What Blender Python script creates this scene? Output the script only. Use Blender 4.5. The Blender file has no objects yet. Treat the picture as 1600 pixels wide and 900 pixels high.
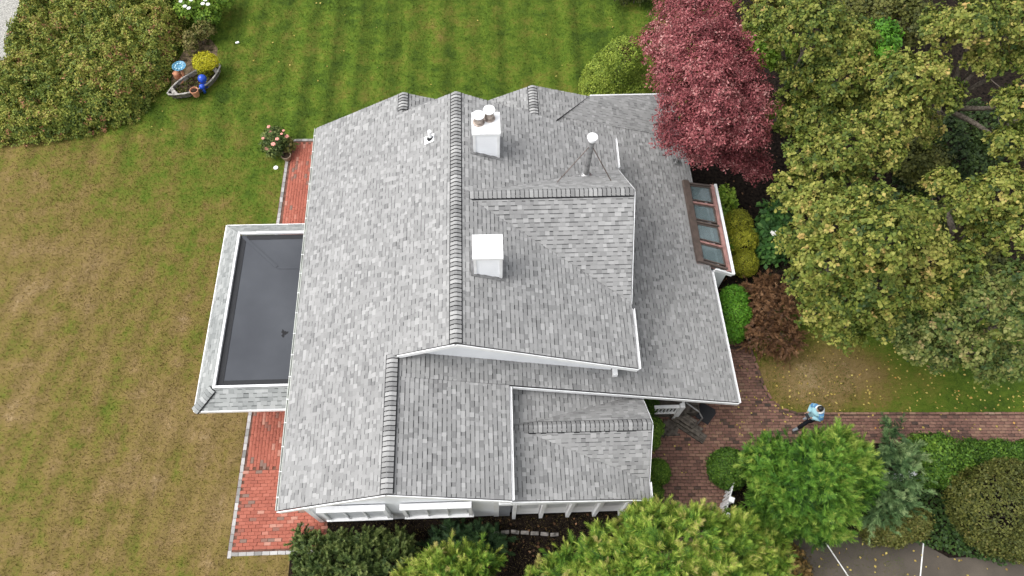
import bpy, math, random
import numpy as np
from mathutils import Matrix, Vector

# ------------------------------------------------------------------ camera, sky, sun, exposure
scene = bpy.context.scene
col = scene.collection
cam_data = bpy.data.cameras.new("camera")
cam_data.lens = 24.975
cam_data.sensor_width = 36.0
cam_data.clip_end = 2000.0
cam = bpy.data.objects.new("camera", cam_data)
col.objects.link(cam)
CR = Vector((0.99915345, -0.03597077, 0.01996216))
CU = Vector((0.02274957, 0.88741609, 0.46040758))
CF = Vector((0.03427595, 0.45956369, -0.88748317))
cam.matrix_world = Matrix(((CR.x, CU.x, -CF.x, 0.0), (CR.y, CU.y, -CF.y, 0.0), (CR.z, CU.z, -CF.z, 22.0), (0, 0, 0, 1)))
scene.camera = cam

SUN_EL = math.radians(56.0)
SUN_AZ = math.radians(-98.0)            # from the +Y axis towards -X
world = bpy.data.worlds.new("World")
scene.world = world
world.use_nodes = True
wn = world.node_tree.nodes
wl = world.node_tree.links
sky = wn.new("ShaderNodeTexSky")
sky.sky_type = 'NISHITA'
sky.sun_disc = False
sky.sun_elevation = SUN_EL
sky.sun_rotation = SUN_AZ
sky.air_density = 1.0
sky.dust_density = 4.0
sky.ozone_density = 1.0
hsv = wn.new("ShaderNodeHueSaturation")
hsv.inputs["Saturation"].default_value = 0.16     # overcast: the blue is veiled by cloud
wl.new(sky.outputs[0], hsv.inputs["Color"])
wl.new(hsv.outputs[0], wn["Background"].inputs["Color"])
wn["Background"].inputs["Strength"].default_value = 0.14

sun_data = bpy.data.lights.new("sun", 'SUN')
sun_data.energy = 0.7
sun_data.angle = math.radians(50.0)
sun_data.color = (1.0, 0.97, 0.92)
sun = bpy.data.objects.new("sun", sun_data)
col.objects.link(sun)
to_sun = Vector((math.sin(SUN_AZ) * math.cos(SUN_EL), math.cos(SUN_AZ) * math.cos(SUN_EL), math.sin(SUN_EL)))
sun.rotation_euler = to_sun.to_track_quat('Z', 'Y').to_euler()
sun.location = (0, 0, 40)

vs = scene.view_settings
vs.view_transform = 'Standard'
vs.look = 'None'
vs.gamma = 1.0
vs.use_curve_mapping = False
vs.exposure = 1.08
scene.cycles.max_bounces = 6

rng = np.random.default_rng(7)
rnd = random.Random(11)

# ------------------------------------------------------------------ materials
def new_mat(name):
    m = bpy.data.materials.new(name)
    m.use_nodes = True
    return m, m.node_tree.nodes, m.node_tree.links

def ramp(nodes, stops):
    r = nodes.new("ShaderNodeValToRGB")
    e = r.color_ramp.elements
    while len(e) < len(stops):
        e.new(0.5)
    for k, (p, c) in enumerate(stops):
        e[k].position = p
        e[k].color = (c[0], c[1], c[2], 1)
    return r

def plain(name, c, rough=0.6, metal=0.0, var=0.08, scale=6.0, bump=0.0):
    """paint, metal or stone with slight uneven weathering"""
    m, n, l = new_mat(name)
    b = n["Principled BSDF"]
    b.inputs["Roughness"].default_value = rough
    b.inputs["Metallic"].default_value = metal
    if rough >= .8:
        b.inputs["Specular IOR Level"].default_value = .1
    g = n.new("ShaderNodeNewGeometry")
    t = n.new("ShaderNodeTexNoise")
    t.inputs["Scale"].default_value = scale
    t.inputs["Detail"].default_value = 6
    l.new(g.outputs["Position"], t.inputs["Vector"])
    lo = tuple(max(0, x * (1 - 2.2 * var)) for x in c)
    hi = tuple(min(1, x * (1 + var)) for x in c)
    r = ramp(n, [(0.3, lo), (0.55, c), (0.75, hi)])
    l.new(t.outputs["Fac"], r.inputs["Fac"])
    l.new(r.outputs["Color"], b.inputs["Base Color"])
    if bump:
        bp = n.new("ShaderNodeBump")
        bp.inputs["Strength"].default_value = bump
        bp.inputs["Distance"].default_value = 0.02
        t2 = n.new("ShaderNodeTexNoise")
        t2.inputs["Scale"].default_value = scale * 8
        t2.inputs["Detail"].default_value = 5
        l.new(g.outputs["Position"], t2.inputs["Vector"])
        l.new(t2.outputs["Fac"], bp.inputs["Height"])
        l.new(bp.outputs["Normal"], b.inputs["Normal"])
    return m

def toned(name, stops, rough=0.85, transl=0.0, grain=0.0, grain_scale=60.0, stain=0.0):
    """colour looked up from each face's own tone"""
    m, n, l = new_mat(name)
    b = n["Principled BSDF"]
    b.inputs["Roughness"].default_value = rough
    b.inputs["Specular IOR Level"].default_value = 0.25
    a = n.new("ShaderNodeAttribute")
    a.attribute_name = "tone"
    r = ramp(n, stops)
    fac = a.outputs["Fac"]
    if grain or stain:
        g = n.new("ShaderNodeNewGeometry")
        for amt, sc, det in ((grain, grain_scale, 4), (stain, 0.7, 7)):
            if not amt:
                continue
            t = n.new("ShaderNodeTexNoise")
            t.inputs["Scale"].default_value = sc
            t.inputs["Detail"].default_value = det
            l.new(g.outputs["Position"], t.inputs["Vector"])
            ma = n.new("ShaderNodeMath")
            ma.operation = 'MULTIPLY_ADD'
            l.new(t.outputs["Fac"], ma.inputs[0])
            ma.inputs[1].default_value = amt
            ma.inputs[2].default_value = -0.5 * amt
            ad = n.new("ShaderNodeMath")
            ad.operation = 'ADD'
            l.new(fac, ad.inputs[0])
            l.new(ma.outputs[0], ad.inputs[1])
            fac = ad.outputs[0]
    l.new(fac, r.inputs["Fac"])
    l.new(r.outputs["Color"], b.inputs["Base Color"])
    if transl:
        tr = n.new("ShaderNodeBsdfTranslucent")
        l.new(r.outputs["Color"], tr.inputs["Color"])
        mx = n.new("ShaderNodeMixShader")
        mx.inputs["Fac"].default_value = transl
        l.new(b.outputs[0], mx.inputs[1])
        l.new(tr.outputs[0], mx.inputs[2])
        l.new(mx.outputs[0], n["Material Output"].inputs["Surface"])
    return m

def grey(v, t=(1.0, 1.0, 1.0)):
    return (v * t[0], v * t[1], v * t[2])

MAT = {}
MAT['shingle'] = toned('asphalt_shingle', [(0, (.028, .028, .029)), (.25, (.125, .125, .126)), (.5, (.238, .238, .236)), (.75, (.335, .334, .331)), (1, (.48, .48, .475))], .9, grain=.18, grain_scale=55, stain=.12)
MAT['porch_shingle'] = toned('weathered_green_grey_shingle', [(0, (.05, .053, .053)), (.3, (.16, .17, .168)), (.6, (.29, .30, .295)), (1, (.45, .455, .45))], .9, grain=.25, stain=.3)
MAT['ridge_shade'] = plain('black_ridge_shade', (.018, .018, .02), .9)
MAT['white'] = plain('white_paint', (.84, .845, .85), .45, var=.05, scale=3)
MAT['gutter_paint'] = plain('weathered_gutter_paint', (.60, .62, .58), .5, var=.12, scale=2)
MAT['siding'] = plain('white_siding', (.85, .865, .89), .5, var=.02, scale=2)
MAT['blind'] = plain('pale_window_blind', (.62, .64, .66), .35)
MAT['window_glass'] = plain('dark_window_glass', (.05, .06, .07), .08)
MAT['grey_paint'] = plain('grey_paint', (.22, .23, .25), .55)
MAT['steel'] = plain('galvanised_steel', (.5, .5, .5), .38, .85, .15, 9)
MAT['dull_steel'] = plain('dull_steel', (.40, .40, .40), .5, .6, .2, 9)
MAT['black_rubber'] = plain('black_rubber', (.012, .013, .016), .75, bump=.3, scale=12)
MAT['bronze'] = plain('brown_aluminium', (.105, .078, .066), .5, var=.15)
MAT['pink_frame'] = plain('faded_red_frame', (.40, .215, .19), .6, var=.2, scale=5)
MAT['wood'] = plain('weathered_deck_wood', (.115, .10, .085), .8, var=.35, scale=7, bump=.4)
MAT['terracotta'] = plain('terracotta', (.50, .235, .14), .8, var=.15)
MAT['cobalt'] = plain('cobalt_glaze', (.015, .07, .48), .12, var=.1)
MAT['soil'] = plain('potting_soil', (.045, .03, .02), .95, var=.3, bump=.6)
MAT['sand'] = plain('sandy_soil', (.15, .11, .07), .95, var=.4, scale=5, bump=.6)
MAT['mulch'] = plain('bark_mulch', (.017, .012, .009), .95, var=.45, scale=9, bump=1.0)
MAT['bark'] = plain('grey_bark', (.16, .135, .11), .9, var=.3, scale=14, bump=.6)
MAT['dark_bark'] = plain('dark_bark', (.06, .045, .04), .9, var=.3, scale=14, bump=.6)
MAT['joint_sand'] = plain('dark_joint_sand', (.075, .055, .045), .95, var=.25)
MAT['patio_joint'] = plain('reddish_joint_sand', (.15, .075, .055), .95, var=.25)
MAT['gravel'] = plain('pale_gravel', (.42, .41, .38), .95, var=.2, scale=14, bump=1.0)
MAT['line_paint'] = plain('white_line_paint', (.72, .72, .70), .7)
MAT['boat_rim'] = plain('weathered_white_rim', (.40, .38, .35), .8, var=.35, scale=9)
MAT['boat_hull'] = plain('weathered_hull', (.20, .18, .16), .85, var=.3, scale=8)
MAT['stone'] = plain('grey_edging_stone', (.27, .25, .23), .9, var=.3, scale=8, bump=.5)
MAT['patio_brick'] = toned('red_patio_brick', [(0, (.19, .125, .10)), (.25, (.25, .078, .054)), (.5, (.315, .098, .066)), (.8, (.37, .128, .090)), (1, (.40, .20, .15))], .85, grain=.35, grain_scale=40, stain=.3)
MAT['path_brick'] = toned('aged_path_brick', [(0, (.055, .042, .036)), (.3, (.15, .080, .062)), (.5, (.205, .112, .086)), (.75, (.255, .155, .108)), (1, (.29, .21, .155))], .85, grain=.3, grain_scale=30, stain=.85)
MAT['border_stone'] = toned('pale_border_paver', [(0, (.18, .175, .165)), (.5, (.32, .31, .30)), (1, (.44, .43, .42))], .9, grain=.3)

def foliage(name, stops, transl=.13, rough=.6):
    return toned(name, stops, rough, transl)

MAT['maple'] = foliage('maple_leaf', [(0, (.020, .042, .008)), (.3, (.080, .117, .016)), (.55, (.178, .200, .034)), (.82, (.31, .295, .070)), (1, (.42, .30, .10))])
MAT['maple_green'] = foliage('greener_maple_leaf', [(0, (.020, .042, .012)), (.35, (.066, .105, .022)), (.6, (.150, .175, .042)), (.85, (.25, .24, .085)), (1, (.34, .24, .11))])
MAT['red_maple'] = foliage('dark_red_maple_leaf', [(0, (.050, .012, .015)), (.4, (.200, .045, .052)), (.7, (.36, .115, .118)), (1, (.50, .27, .25))])
MAT['gold_conifer'] = foliage('golden_cypress', [(0, (.022, .06, .010)), (.35, (.08, .18, .018)), (.65, (.20, .30, .035)), (.9, (.36, .40, .075)), (1, (.42, .36, .13))])
MAT['green_conifer'] = foliage('green_cypress', [(0, (.018, .055, .010)), (.35, (.065, .17, .018)), (.7, (.145, .27, .032)), (1, (.30, .38, .07))])
MAT['blue_conifer'] = foliage('blue_green_conifer', [(0, (.014, .036, .014)), (.4, (.055, .115, .036)), (.75, (.135, .215, .078)), (1, (.27, .34, .15))])
MAT['yew'] = foliage('dark_yew', [(0, (.012, .026, .007)), (.4, (.046, .080, .018)), (.75, (.115, .155, .038)), (1, (.20, .235, .075))])
MAT['box'] = foliage('boxwood_leaf', [(0, (.014, .038, .006)), (.4, (.048, .112, .011)), (.75, (.11, .205, .022)), (1, (.21, .32, .04))])
MAT['dome_box'] = foliage('arborvitae_leaf', [(0, (.045, .075, .010)), (.4, (.15, .215, .025)), (.75, (.30, .37, .05)), (1, (.42, .48, .09))])
MAT['yellow_box'] = foliage('yellow_green_leaf', [(0, (.04, .05, .006)), (.4, (.19, .205, .014)), (.75, (.34, .34, .028)), (1, (.46, .44, .06))])
MAT['lime'] = foliage('lime_leaf', [(0, (.06, .13, .012)), (.5, (.17, .28, .025)), (1, (.31, .40, .06))])
MAT['bright_green'] = foliage('bright_green_leaf', [(0, (.03, .10, .008)), (.5, (.085, .23, .015)), (1, (.17, .33, .03))])
MAT['gold'] = foliage('gold_thread_leaf', [(0, (.20, .19, .008)), (.5, (.46, .44, .015)), (1, (.62, .56, .04))])
MAT['olive'] = foliage('olive_shrub_leaf', [(0, (.025, .036, .008)), (.4, (.070, .080, .016)), (.75, (.12, .125, .026)), (1, (.18, .15, .05))])
MAT['brown'] = foliage('brown_dried_leaf', [(0, (.040, .018, .009)), (.45, (.115, .056, .024)), (.8, (.19, .10, .045)), (1, (.28, .16, .085))], .1)
MAT['rust'] = foliage('rust_shrub_leaf', [(0, (.04, .03, .01)), (.45, (.13, .09, .025)), (.8, (.22, .13, .04)), (1, (.30, .17, .07))])
MAT['thicket'] = foliage('rose_thicket_leaf', [(0, (.026, .050, .008)), (.3, (.090, .135, .020)), (.55, (.20, .235, .036)), (.8, (.33, .315, .062)), (.93, (.30, .23, .08)), (1, (.34, .16, .08))])
MAT['hosta'] = foliage('dark_broad_leaf', [(0, (.015, .045, .012)), (.5, (.04, .11, .022)), (1, (.10, .20, .04))])
MAT['ivy'] = foliage('ivy_leaf', [(0, (.010, .026, .007)), (.5, (.032, .068, .014)), (1, (.085, .145, .032))])
MAT['petal'] = plain('white_petal', (.80, .80, .76), .7)
MAT['pink_petal'] = plain('salmon_petal', (.72, .30, .25), .7)
MAT['fallen'] = foliage('fallen_leaf', [(0, (.20, .12, .03)), (.4, (.36, .27, .06)), (.8, (.52, .42, .12)), (1, (.55, .25, .06))], .05)

def lawn_material(name, east=False):
    m, n, l = new_mat(name)
    b = n["Principled BSDF"]
    b.inputs["Roughness"].default_value = 0.9
    b.inputs["Specular IOR Level"].default_value = 0.15
    g = n.new("ShaderNodeNewGeometry")
    sx = n.new("ShaderNodeSeparateXYZ")
    l.new(g.outputs["Position"], sx.inputs[0])
    def noise(scale, det, rough=.55, stretch=None, rot=-.30):
        t = n.new("ShaderNodeTexNoise")
        t.inputs["Scale"].default_value = scale
        t.inputs["Detail"].default_value = det
        t.inputs["Roughness"].default_value = rough
        if stretch:
            mp = n.new("ShaderNodeMapping")
            mp.inputs["Scale"].default_value = stretch
            mp.inputs["Rotation"].default_value = (0, 0, rot)
            l.new(g.outputs["Position"], mp.inputs["Vector"])
            l.new(mp.outputs[0], t.inputs["Vector"])
        else:
            l.new(g.outputs["Position"], t.inputs["Vector"])
        return t.outputs["Fac"]
    def math_(op, a, bb, c=None):
        k = n.new("ShaderNodeMath")
        k.operation = op
        for i, v in enumerate((a, bb, c)):
            if v is None:
                continue
            if isinstance(v, (int, float)):
                k.inputs[i].default_value = v
            else:
                l.new(v, k.inputs[i])
        return k.outputs[0]
    def mapr(v, a, bb, c, d):
        k = n.new("ShaderNodeMapRange")
        k.interpolation_type = 'SMOOTHSTEP'
        l.new(v, k.inputs["Value"])
        k.inputs["From Min"].default_value = a
        k.inputs["From Max"].default_value = bb
        k.inputs["To Min"].default_value = c
        k.inputs["To Max"].default_value = d
        return k.outputs["Result"]
    big = noise(.28, 4)
    mid = noise(1.3, 7, .62)
    fine = noise(6.5, 9, .8)
    tiny = noise(38.0, 4, .7)
    if east:
        # dry straw patch beside the path bend, greener towards the east
        dx = math_('MULTIPLY', math_('SUBTRACT', sx.outputs["X"], 10.6), .30)
        dy = math_('MULTIPLY', math_('SUBTRACT', sx.outputs["Y"], 7.7), .62)
        d2 = math_('SQRT', math_('ADD', math_('MULTIPLY', dx, dx), math_('MULTIPLY', dy, dy)), 0)
        dry = mapr(d2, .2, 1.4, .66, .14)
    else:
        # green and watered behind the house, dry on the seaward side
        s = math_('MULTIPLY_ADD', sx.outputs["X"], .70, sx.outputs["Y"])
        dry = mapr(s, 1.5, 14.5, .56, .19)
    # worn straw spots
    spots_ = [(-8.447, 7.872), (-9.102, 3.815), (-10.071, 7.324), (-8.084, 4.111), (-13.769, 13.038)] if not east else [(10.4, 7.6), (12.6, 8.2), (14.6, 7.7), (11.6, 9.3)]
    for (wx, wy) in spots_:
        ax = math_('SUBTRACT', sx.outputs["X"], wx)
        ay = math_('SUBTRACT', sx.outputs["Y"], wy)
        dd = math_('SQRT', math_('ADD', math_('MULTIPLY', ax, ax), math_('MULTIPLY', ay, ay)), 0)
        dd = math_('ADD', dd, math_('MULTIPLY_ADD', mid, 3.4, -1.7))
        dry = math_('ADD', dry, mapr(dd, -.3, 1.5, .17, 0.0))
    dry = math_('ADD', dry, math_('MULTIPLY_ADD', big, .55, -.275))
    dry = math_('ADD', dry, math_('MULTIPLY_ADD', mid, .95, -.475))
    dry = math_('ADD', dry, math_('MULTIPLY_ADD', fine, .85, -.425))
    r = ramp(n, [(0.0, (.040, .074, .008)), (.20, (.080, .128, .012)), (.38, (.128, .134, .022)), (.54, (.172, .131, .038)), (.74, (.212, .148, .062)), (1.0, (.36, .27, .155))])
    l.new(dry, r.inputs["Fac"])
    # light and dark stripes left by the mower
    stripe = math_('SINE', math_('MULTIPLY_ADD', sx.outputs["X"], 5.6, math_('MULTIPLY', mid, 1.5)), 0)
    where = mapr(sx.outputs["Y"], 15.5, 19.0, .02, .24) if not east else 0.03
    if not east:
        band = noise(1.9, 3, .5, (1.0, .02, 1.0), 0.0)
        stripe = math_('ADD', math_('MULTIPLY', stripe, .6), math_('MULTIPLY_ADD', band, 5.0, -2.5))
    val = math_('MULTIPLY_ADD', stripe, where, 1.0)
    if not east:
        streak = noise(1.6, 5, .6, (1.0, .07, 1.0))
        dry = math_('ADD', dry, math_('MULTIPLY', math_('SUBTRACT', streak, .5), mapr(s, 8, 17, .45, .18)))
        l.new(dry, r.inputs["Fac"])
        ang = math_('SINE', math_('MULTIPLY_ADD', sx.outputs["X"], 6.2, math_('MULTIPLY_ADD', sx.outputs["Y"], -1.9, math_('MULTIPLY', mid, 3.0))), 0)
        val = math_('MULTIPLY_ADD', ang, mapr(sx.outputs["Y"], 9, 18, .08, .02), val)
    val = math_('MULTIPLY', val, math_('MULTIPLY_ADD', tiny, 1.5, .14))
    hs = n.new("ShaderNodeHueSaturation")
    l.new(r.outputs["Color"], hs.inputs["Color"])
    l.new(val, hs.inputs["Value"])
    l.new(hs.outputs[0], b.inputs["Base Color"])
    bp = n.new("ShaderNodeBump")
    bp.inputs["Strength"].default_value = .5
    bp.inputs["Distance"].default_value = .03
    l.new(math_('ADD', fine, math_('MULTIPLY', tiny, .6)), bp.inputs["Height"])
    l.new(bp.outputs["Normal"], b.inputs["Normal"])
    return m

MAT['lawn'] = lawn_material('mown_lawn')
MAT['east_lawn'] = lawn_material('patchy_lawn', True)

def asphalt_material():
    m, n, l = new_mat('asphalt')
    b = n["Principled BSDF"]
    b.inputs["Roughness"].default_value = .85
    g = n.new("ShaderNodeNewGeometry")
    t1 = n.new("ShaderNodeTexNoise")
    t1.inputs["Scale"].default_value = .9
    t1.inputs["Detail"].default_value = 7
    t2 = n.new("ShaderNodeTexNoise")
    t2.inputs["Scale"].default_value = 45
    t2.inputs["Detail"].default_value = 4
    for t in (t1, t2):
        l.new(g.outputs["Position"], t.inputs["Vector"])
    r = ramp(n, [(.3, (.044, .036, .028)), (.55, (.068, .056, .043)), (.75, (.098, .081, .062))])
    mx = n.new("ShaderNodeMath")
    mx.operation = 'MULTIPLY_ADD'
    l.new(t2.outputs["Fac"], mx.inputs[0])
    mx.inputs[1].default_value = .35
    l.new(t1.outputs["Fac"], mx.inputs[2])
    sb = n.new("ShaderNodeMath")
    sb.operation = 'SUBTRACT'
    l.new(mx.outputs[0], sb.inputs[0])
    sb.inputs[1].default_value = .17
    l.new(sb.outputs[0], r.inputs["Fac"])
    l.new(r.outputs["Color"], b.inputs["Base Color"])
    return m
MAT['asphalt'] = asphalt_material()

def membrane_material():
    m, n, l = new_mat('rubber_roof_membrane')
    b = n["Principled BSDF"]
    b.inputs["Roughness"].default_value = .9
    b.inputs["Specular IOR Level"].default_value = .2
    g = n.new("ShaderNodeNewGeometry")
    t1 = n.new("ShaderNodeTexNoise")
    t1.inputs["Scale"].default_value = .8
    t1.inputs["Detail"].default_value = 8
    l.new(g.outputs["Position"], t1.inputs["Vector"])
    r = ramp(n, [(.3, (.058, .062, .071)), (.6, (.072, .077, .087)), (.8, (.086, .091, .101))])
    l.new(t1.outputs["Fac"], r.inputs["Fac"])
    l.new(r.outputs["Color"], b.inputs["Base Color"])
    return m
MAT['membrane'] = membrane_material()

def glass_material():
    m, n, l = new_mat('skylight_glass')
    b = n["Principled BSDF"]
    b.inputs["Base Color"].default_value = (.20, .26, .27, 1)
    b.inputs["Roughness"].default_value = .06
    b.inputs["Specular IOR Level"].default_value = .9
    t = n.new("ShaderNodeBsdfTransparent")
    t.inputs["Color"].default_value = (.72, .80, .82, 1)
    mx = n.new("ShaderNodeMixShader")
    mx.inputs["Fac"].default_value = .45
    l.new(b.outputs[0], mx.inputs[1])
    l.new(t.outputs[0], mx.inputs[2])
    l.new(mx.outputs[0], n["Material Output"].inputs["Surface"])
    return m
MAT['glass'] = glass_material()

# ------------------------------------------------------------------ object helpers
def tag(o, label=None, cat=None, group=None, kind=None):
    if label:
        o["label"] = label
    if cat:
        o["category"] = cat
    if group:
        o["group"] = group
    if kind:
        o["kind"] = kind
    return o

def link(name, data, parent=None, loc=(0, 0, 0)):
    o = bpy.data.objects.new(name, data)
    col.objects.link(o)
    o.location = loc
    if parent is not None:
        o.parent = parent
    return o

def thing(name, loc, label, cat, group=None):
    o = link(name, None, None, loc)
    o.empty_display_size = .2
    return tag(o, label, cat, group)

def np_mesh(name, V, F, tone=None, mat=None, smooth=False):
    """V (n,3) array, F (m,k) array of equal-sized faces, tone per face"""
    me = bpy.data.meshes.new(name)
    V = np.ascontiguousarray(V, dtype=np.float32)
    F = np.ascontiguousarray(F, dtype=np.int32)
    m, k = F.shape
    me.vertices.add(len(V))
    me.vertices.foreach_set("co", V.ravel())
    me.loops.add(m * k)
    me.loops.foreach_set("vertex_index", F.ravel())
    me.polygons.add(m)
    me.polygons.foreach_set("loop_start", np.arange(0, m * k, k, dtype=np.int32))
    if tone is not None:
        a = me.attributes.new("tone", 'FLOAT', 'FACE')
        a.data.foreach_set("value", np.ascontiguousarray(tone, dtype=np.float32))
    if smooth:
        me.polygons.foreach_set("use_smooth", np.ones(m, dtype=bool))
    me.update(calc_edges=True)
    if mat is not None:
        me.materials.append(mat)
    return me

class MB:
    """collects polygons, then links them as ONE mesh object"""
    def __init__(s):
        s.v, s.f, s.t = [], [], []
    def poly(s, pts, tone=.5):
        b = len(s.v)
        s.v += [tuple(p) for p in pts]
        s.f.append(tuple(range(b, b + len(pts))))
        s.t.append(tone)
    def add(s, vs_, fs, tone=.5):
        b = len(s.v)
        s.v += [tuple(p) for p in vs_]
        s.f += [tuple(b + i for i in f) for f in fs]
        s.t += [tone] * len(fs)
    def box(s, c, size, rz=0.0, tone=.5, M=None):
        hx, hy, hz = size[0] / 2, size[1] / 2, size[2] / 2
        pts = [Vector((sx * hx, sy * hy, sz * hz)) for sz in (-1, 1) for sy in (-1, 1) for sx in (-1, 1)]
        R = M if M is not None else Matrix.Rotation(rz, 3, 'Z')
        pts = [R @ p + Vector(c) for p in pts]
        s.add(pts, [(0, 2, 3, 1), (4, 5, 7, 6), (0, 1, 5, 4), (2, 6, 7, 3), (0, 4, 6, 2), (1, 3, 7, 5)], tone)
    def span(s, a, b, tone=.5):
        s.box([(a[i] + b[i]) / 2 for i in range(3)], [abs(b[i] - a[i]) for i in range(3)], 0, tone)
    def bar(s, a, b, w, h, up=(0, 0, 1), tone=.5):
        """rectangular bar from a to b"""
        a, b = Vector(a), Vector(b)
        d = b - a
        L = d.length
        d.normalize()
        upv = Vector(up)
        sd = d.cross(upv)
        if sd.length < 1e-5:
            sd = d.cross(Vector((1, 0, 0)))
        sd.normalize()
        u2 = sd.cross(d)
        M = Matrix((d, sd, u2)).transposed()
        s.box((a + b) / 2, (L, w, h), 0, tone, M)
    def tube(s, pts, rad, seg=8, tone=.5, cap=True):
        """tapered tube along a polyline"""
        n = len(pts)
        pts = [Vector(p) for p in pts]
        if not hasattr(rad, '__len__'):
            rad = [rad] * n
        base = len(s.v)
        ref = Vector((.31, .17, .93)).normalized()
        for i in range(n):
            d = (pts[min(i + 1, n - 1)] - pts[max(i - 1, 0)]).normalized()
            x = d.cross(ref)
            if x.length < 1e-3:
                x = d.cross(Vector((1, 0, 0)))
            x.normalize()
            y = d.cross(x)
            for k in range(seg):
                a = 2 * math.pi * k / seg
                s.v.append(tuple(pts[i] + (x * math.cos(a) + y * math.sin(a)) * rad[i]))
        for i in range(n - 1):
            for k in range(seg):
                k2 = (k + 1) % seg
                s.f.append((base + i * seg + k, base + i * seg + k2, base + (i + 1) * seg + k2, base + (i + 1) * seg + k))
                s.t.append(tone)
        if cap:
            s.f.append(tuple(base + k for k in range(seg))[::-1])
            s.f.append(tuple(base + (n - 1) * seg + k for k in range(seg)))
            s.t += [tone, tone]
    def lathe(s, c, prof, seg=20, tone=.5):
        """profile of (radius, z) turned about a vertical axis at c"""
        base = len(s.v)
        for r, z in prof:
            for k in range(seg):
                a = 2 * math.pi * k / seg
                s.v.append((c[0] + r * math.cos(a), c[1] + r * math.sin(a), c[2] + z))
        for i in range(len(prof) - 1):
            for k in range(seg):
                k2 = (k + 1) % seg
                s.f.append((base + i * seg + k, base + i * seg + k2, base + (i + 1) * seg + k2, base + (i + 1) * seg + k))
                s.t.append(tone)
        s.f.append(tuple(base + k for k in range(seg))[::-1])
        s.f.append(tuple(base + (len(prof) - 1) * seg + k for k in range(seg)))
        s.t += [tone, tone]
    def ellipsoid(s, c, r, seg=14, rings=9, tone=.5, M=None):
        base = len(s.v)
        for i in range(1, rings):
            th = math.pi * i / rings
            for k in range(seg):
                a = 2 * math.pi * k / seg
                p = Vector((r[0] * math.sin(th) * math.cos(a), r[1] * math.sin(th) * math.sin(a), r[2] * math.cos(th)))
                if M is not None:
                    p = M @ p
                s.v.append(tuple(p + Vector(c)))
        top = len(s.v)
        for zz in (1, -1):
            p = Vector((0, 0, zz * r[2]))
            if M is not None:
                p = M @ p
            s.v.append(tuple(p + Vector(c)))
        for i in range(rings - 2):
            for k in range(seg):
                k2 = (k + 1) % seg
                s.f.append((base + i * seg + k, base + (i + 1) * seg + k, base + (i + 1) * seg + k2, base + i * seg + k2))
                s.t.append(tone)
        for k in range(seg):
            k2 = (k + 1) % seg
            s.f.append((base + k, base + k2, top))
            s.f.append((base + (rings - 2) * seg + k2, base + (rings - 2) * seg + k, top + 1))
            s.t += [tone, tone]
    def mesh(s, name, mat, org=(0, 0, 0), smooth=False):
        me = bpy.data.meshes.new(name)
        me.from_pydata([(x - org[0], y - org[1], z - org[2]) for x, y, z in s.v], [], s.f)
        a = me.attributes.new("tone", 'FLOAT', 'FACE')
        a.data.foreach_set("value", s.t)
        if smooth:
            me.polygons.foreach_set("use_smooth", [True] * len(s.f))
        me.update()
        me.materials.append(mat)
        return me
    def build(s, name, mat, parent=None, org=None, smooth=False, bevel=0.0):
        """org: world position of the parent, so that the mesh lands where its coordinates say"""
        if org is None:
            org = (0, 0, 0)
            p = parent
            while p is not None:
                org = tuple(org[i] + p.location[i] for i in range(3))
                p = p.parent
        o = link(name, s.mesh(name, MAT[mat] if isinstance(mat, str) else mat, org, smooth), parent)
        if bevel:
            b = o.modifiers.new("bevel", 'BEVEL')
            b.width = bevel
            b.segments = 2
            b.limit_method = 'ANGLE'
        return o

def in_poly(x, y, P):
    c = False
    j = len(P) - 1
    for i in range(len(P)):
        if (P[i][1] > y) != (P[j][1] > y) and x < (P[j][0] - P[i][0]) * (y - P[i][1]) / (P[j][1] - P[i][1]) + P[i][0]:
            c = not c
        j = i
    return c

def in_poly_np(X, Y, P):
    c = np.zeros(len(X), dtype=bool)
    j = len(P) - 1
    for i in range(len(P)):
        yi, yj, xi, xj = P[i][1], P[j][1], P[i][0], P[j][0]
        if yi != yj:
            c ^= ((yi > Y) != (yj > Y)) & (X < (xj - xi) * (Y - yi) / (yj - yi) + xi)
        j = i
    return c

def clip_half(poly, a, b, c):
    """keep the part of a 2-D polygon where a*x+b*y<=c"""
    out = []
    n = len(poly)
    for i in range(n):
        p, q = poly[i], poly[(i + 1) % n]
        dp, dq = a * p[0] + b * p[1] - c, a * q[0] + b * q[1] - c
        if dp <= 0:
            out.append(p)
        if (dp < 0 < dq) or (dq < 0 < dp):
            t = dp / (dp - dq)
            out.append((p[0] + t * (q[0] - p[0]), p[1] + t * (q[1] - p[1])))
    return out

def area2(p):
    return .5 * sum(p[i][0] * p[(i + 1) % len(p)][1] - p[(i + 1) % len(p)][0] * p[i][1] for i in range(len(p)))

# ------------------------------------------------------------------ ground, beds, paving bases
def sheet(name, pts, z, mat):
    b = MB()
    b.poly([(x, y, z) for x, y in pts])
    return tag(b.build(name, mat), kind='structure')

b = MB()
b.poly([(-150, -110, 0), (150, -110, 0), (150, 170, 0), (-150, 170, 0)])
ground = tag(b.build('ground', 'lawn'), kind='structure')

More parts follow.
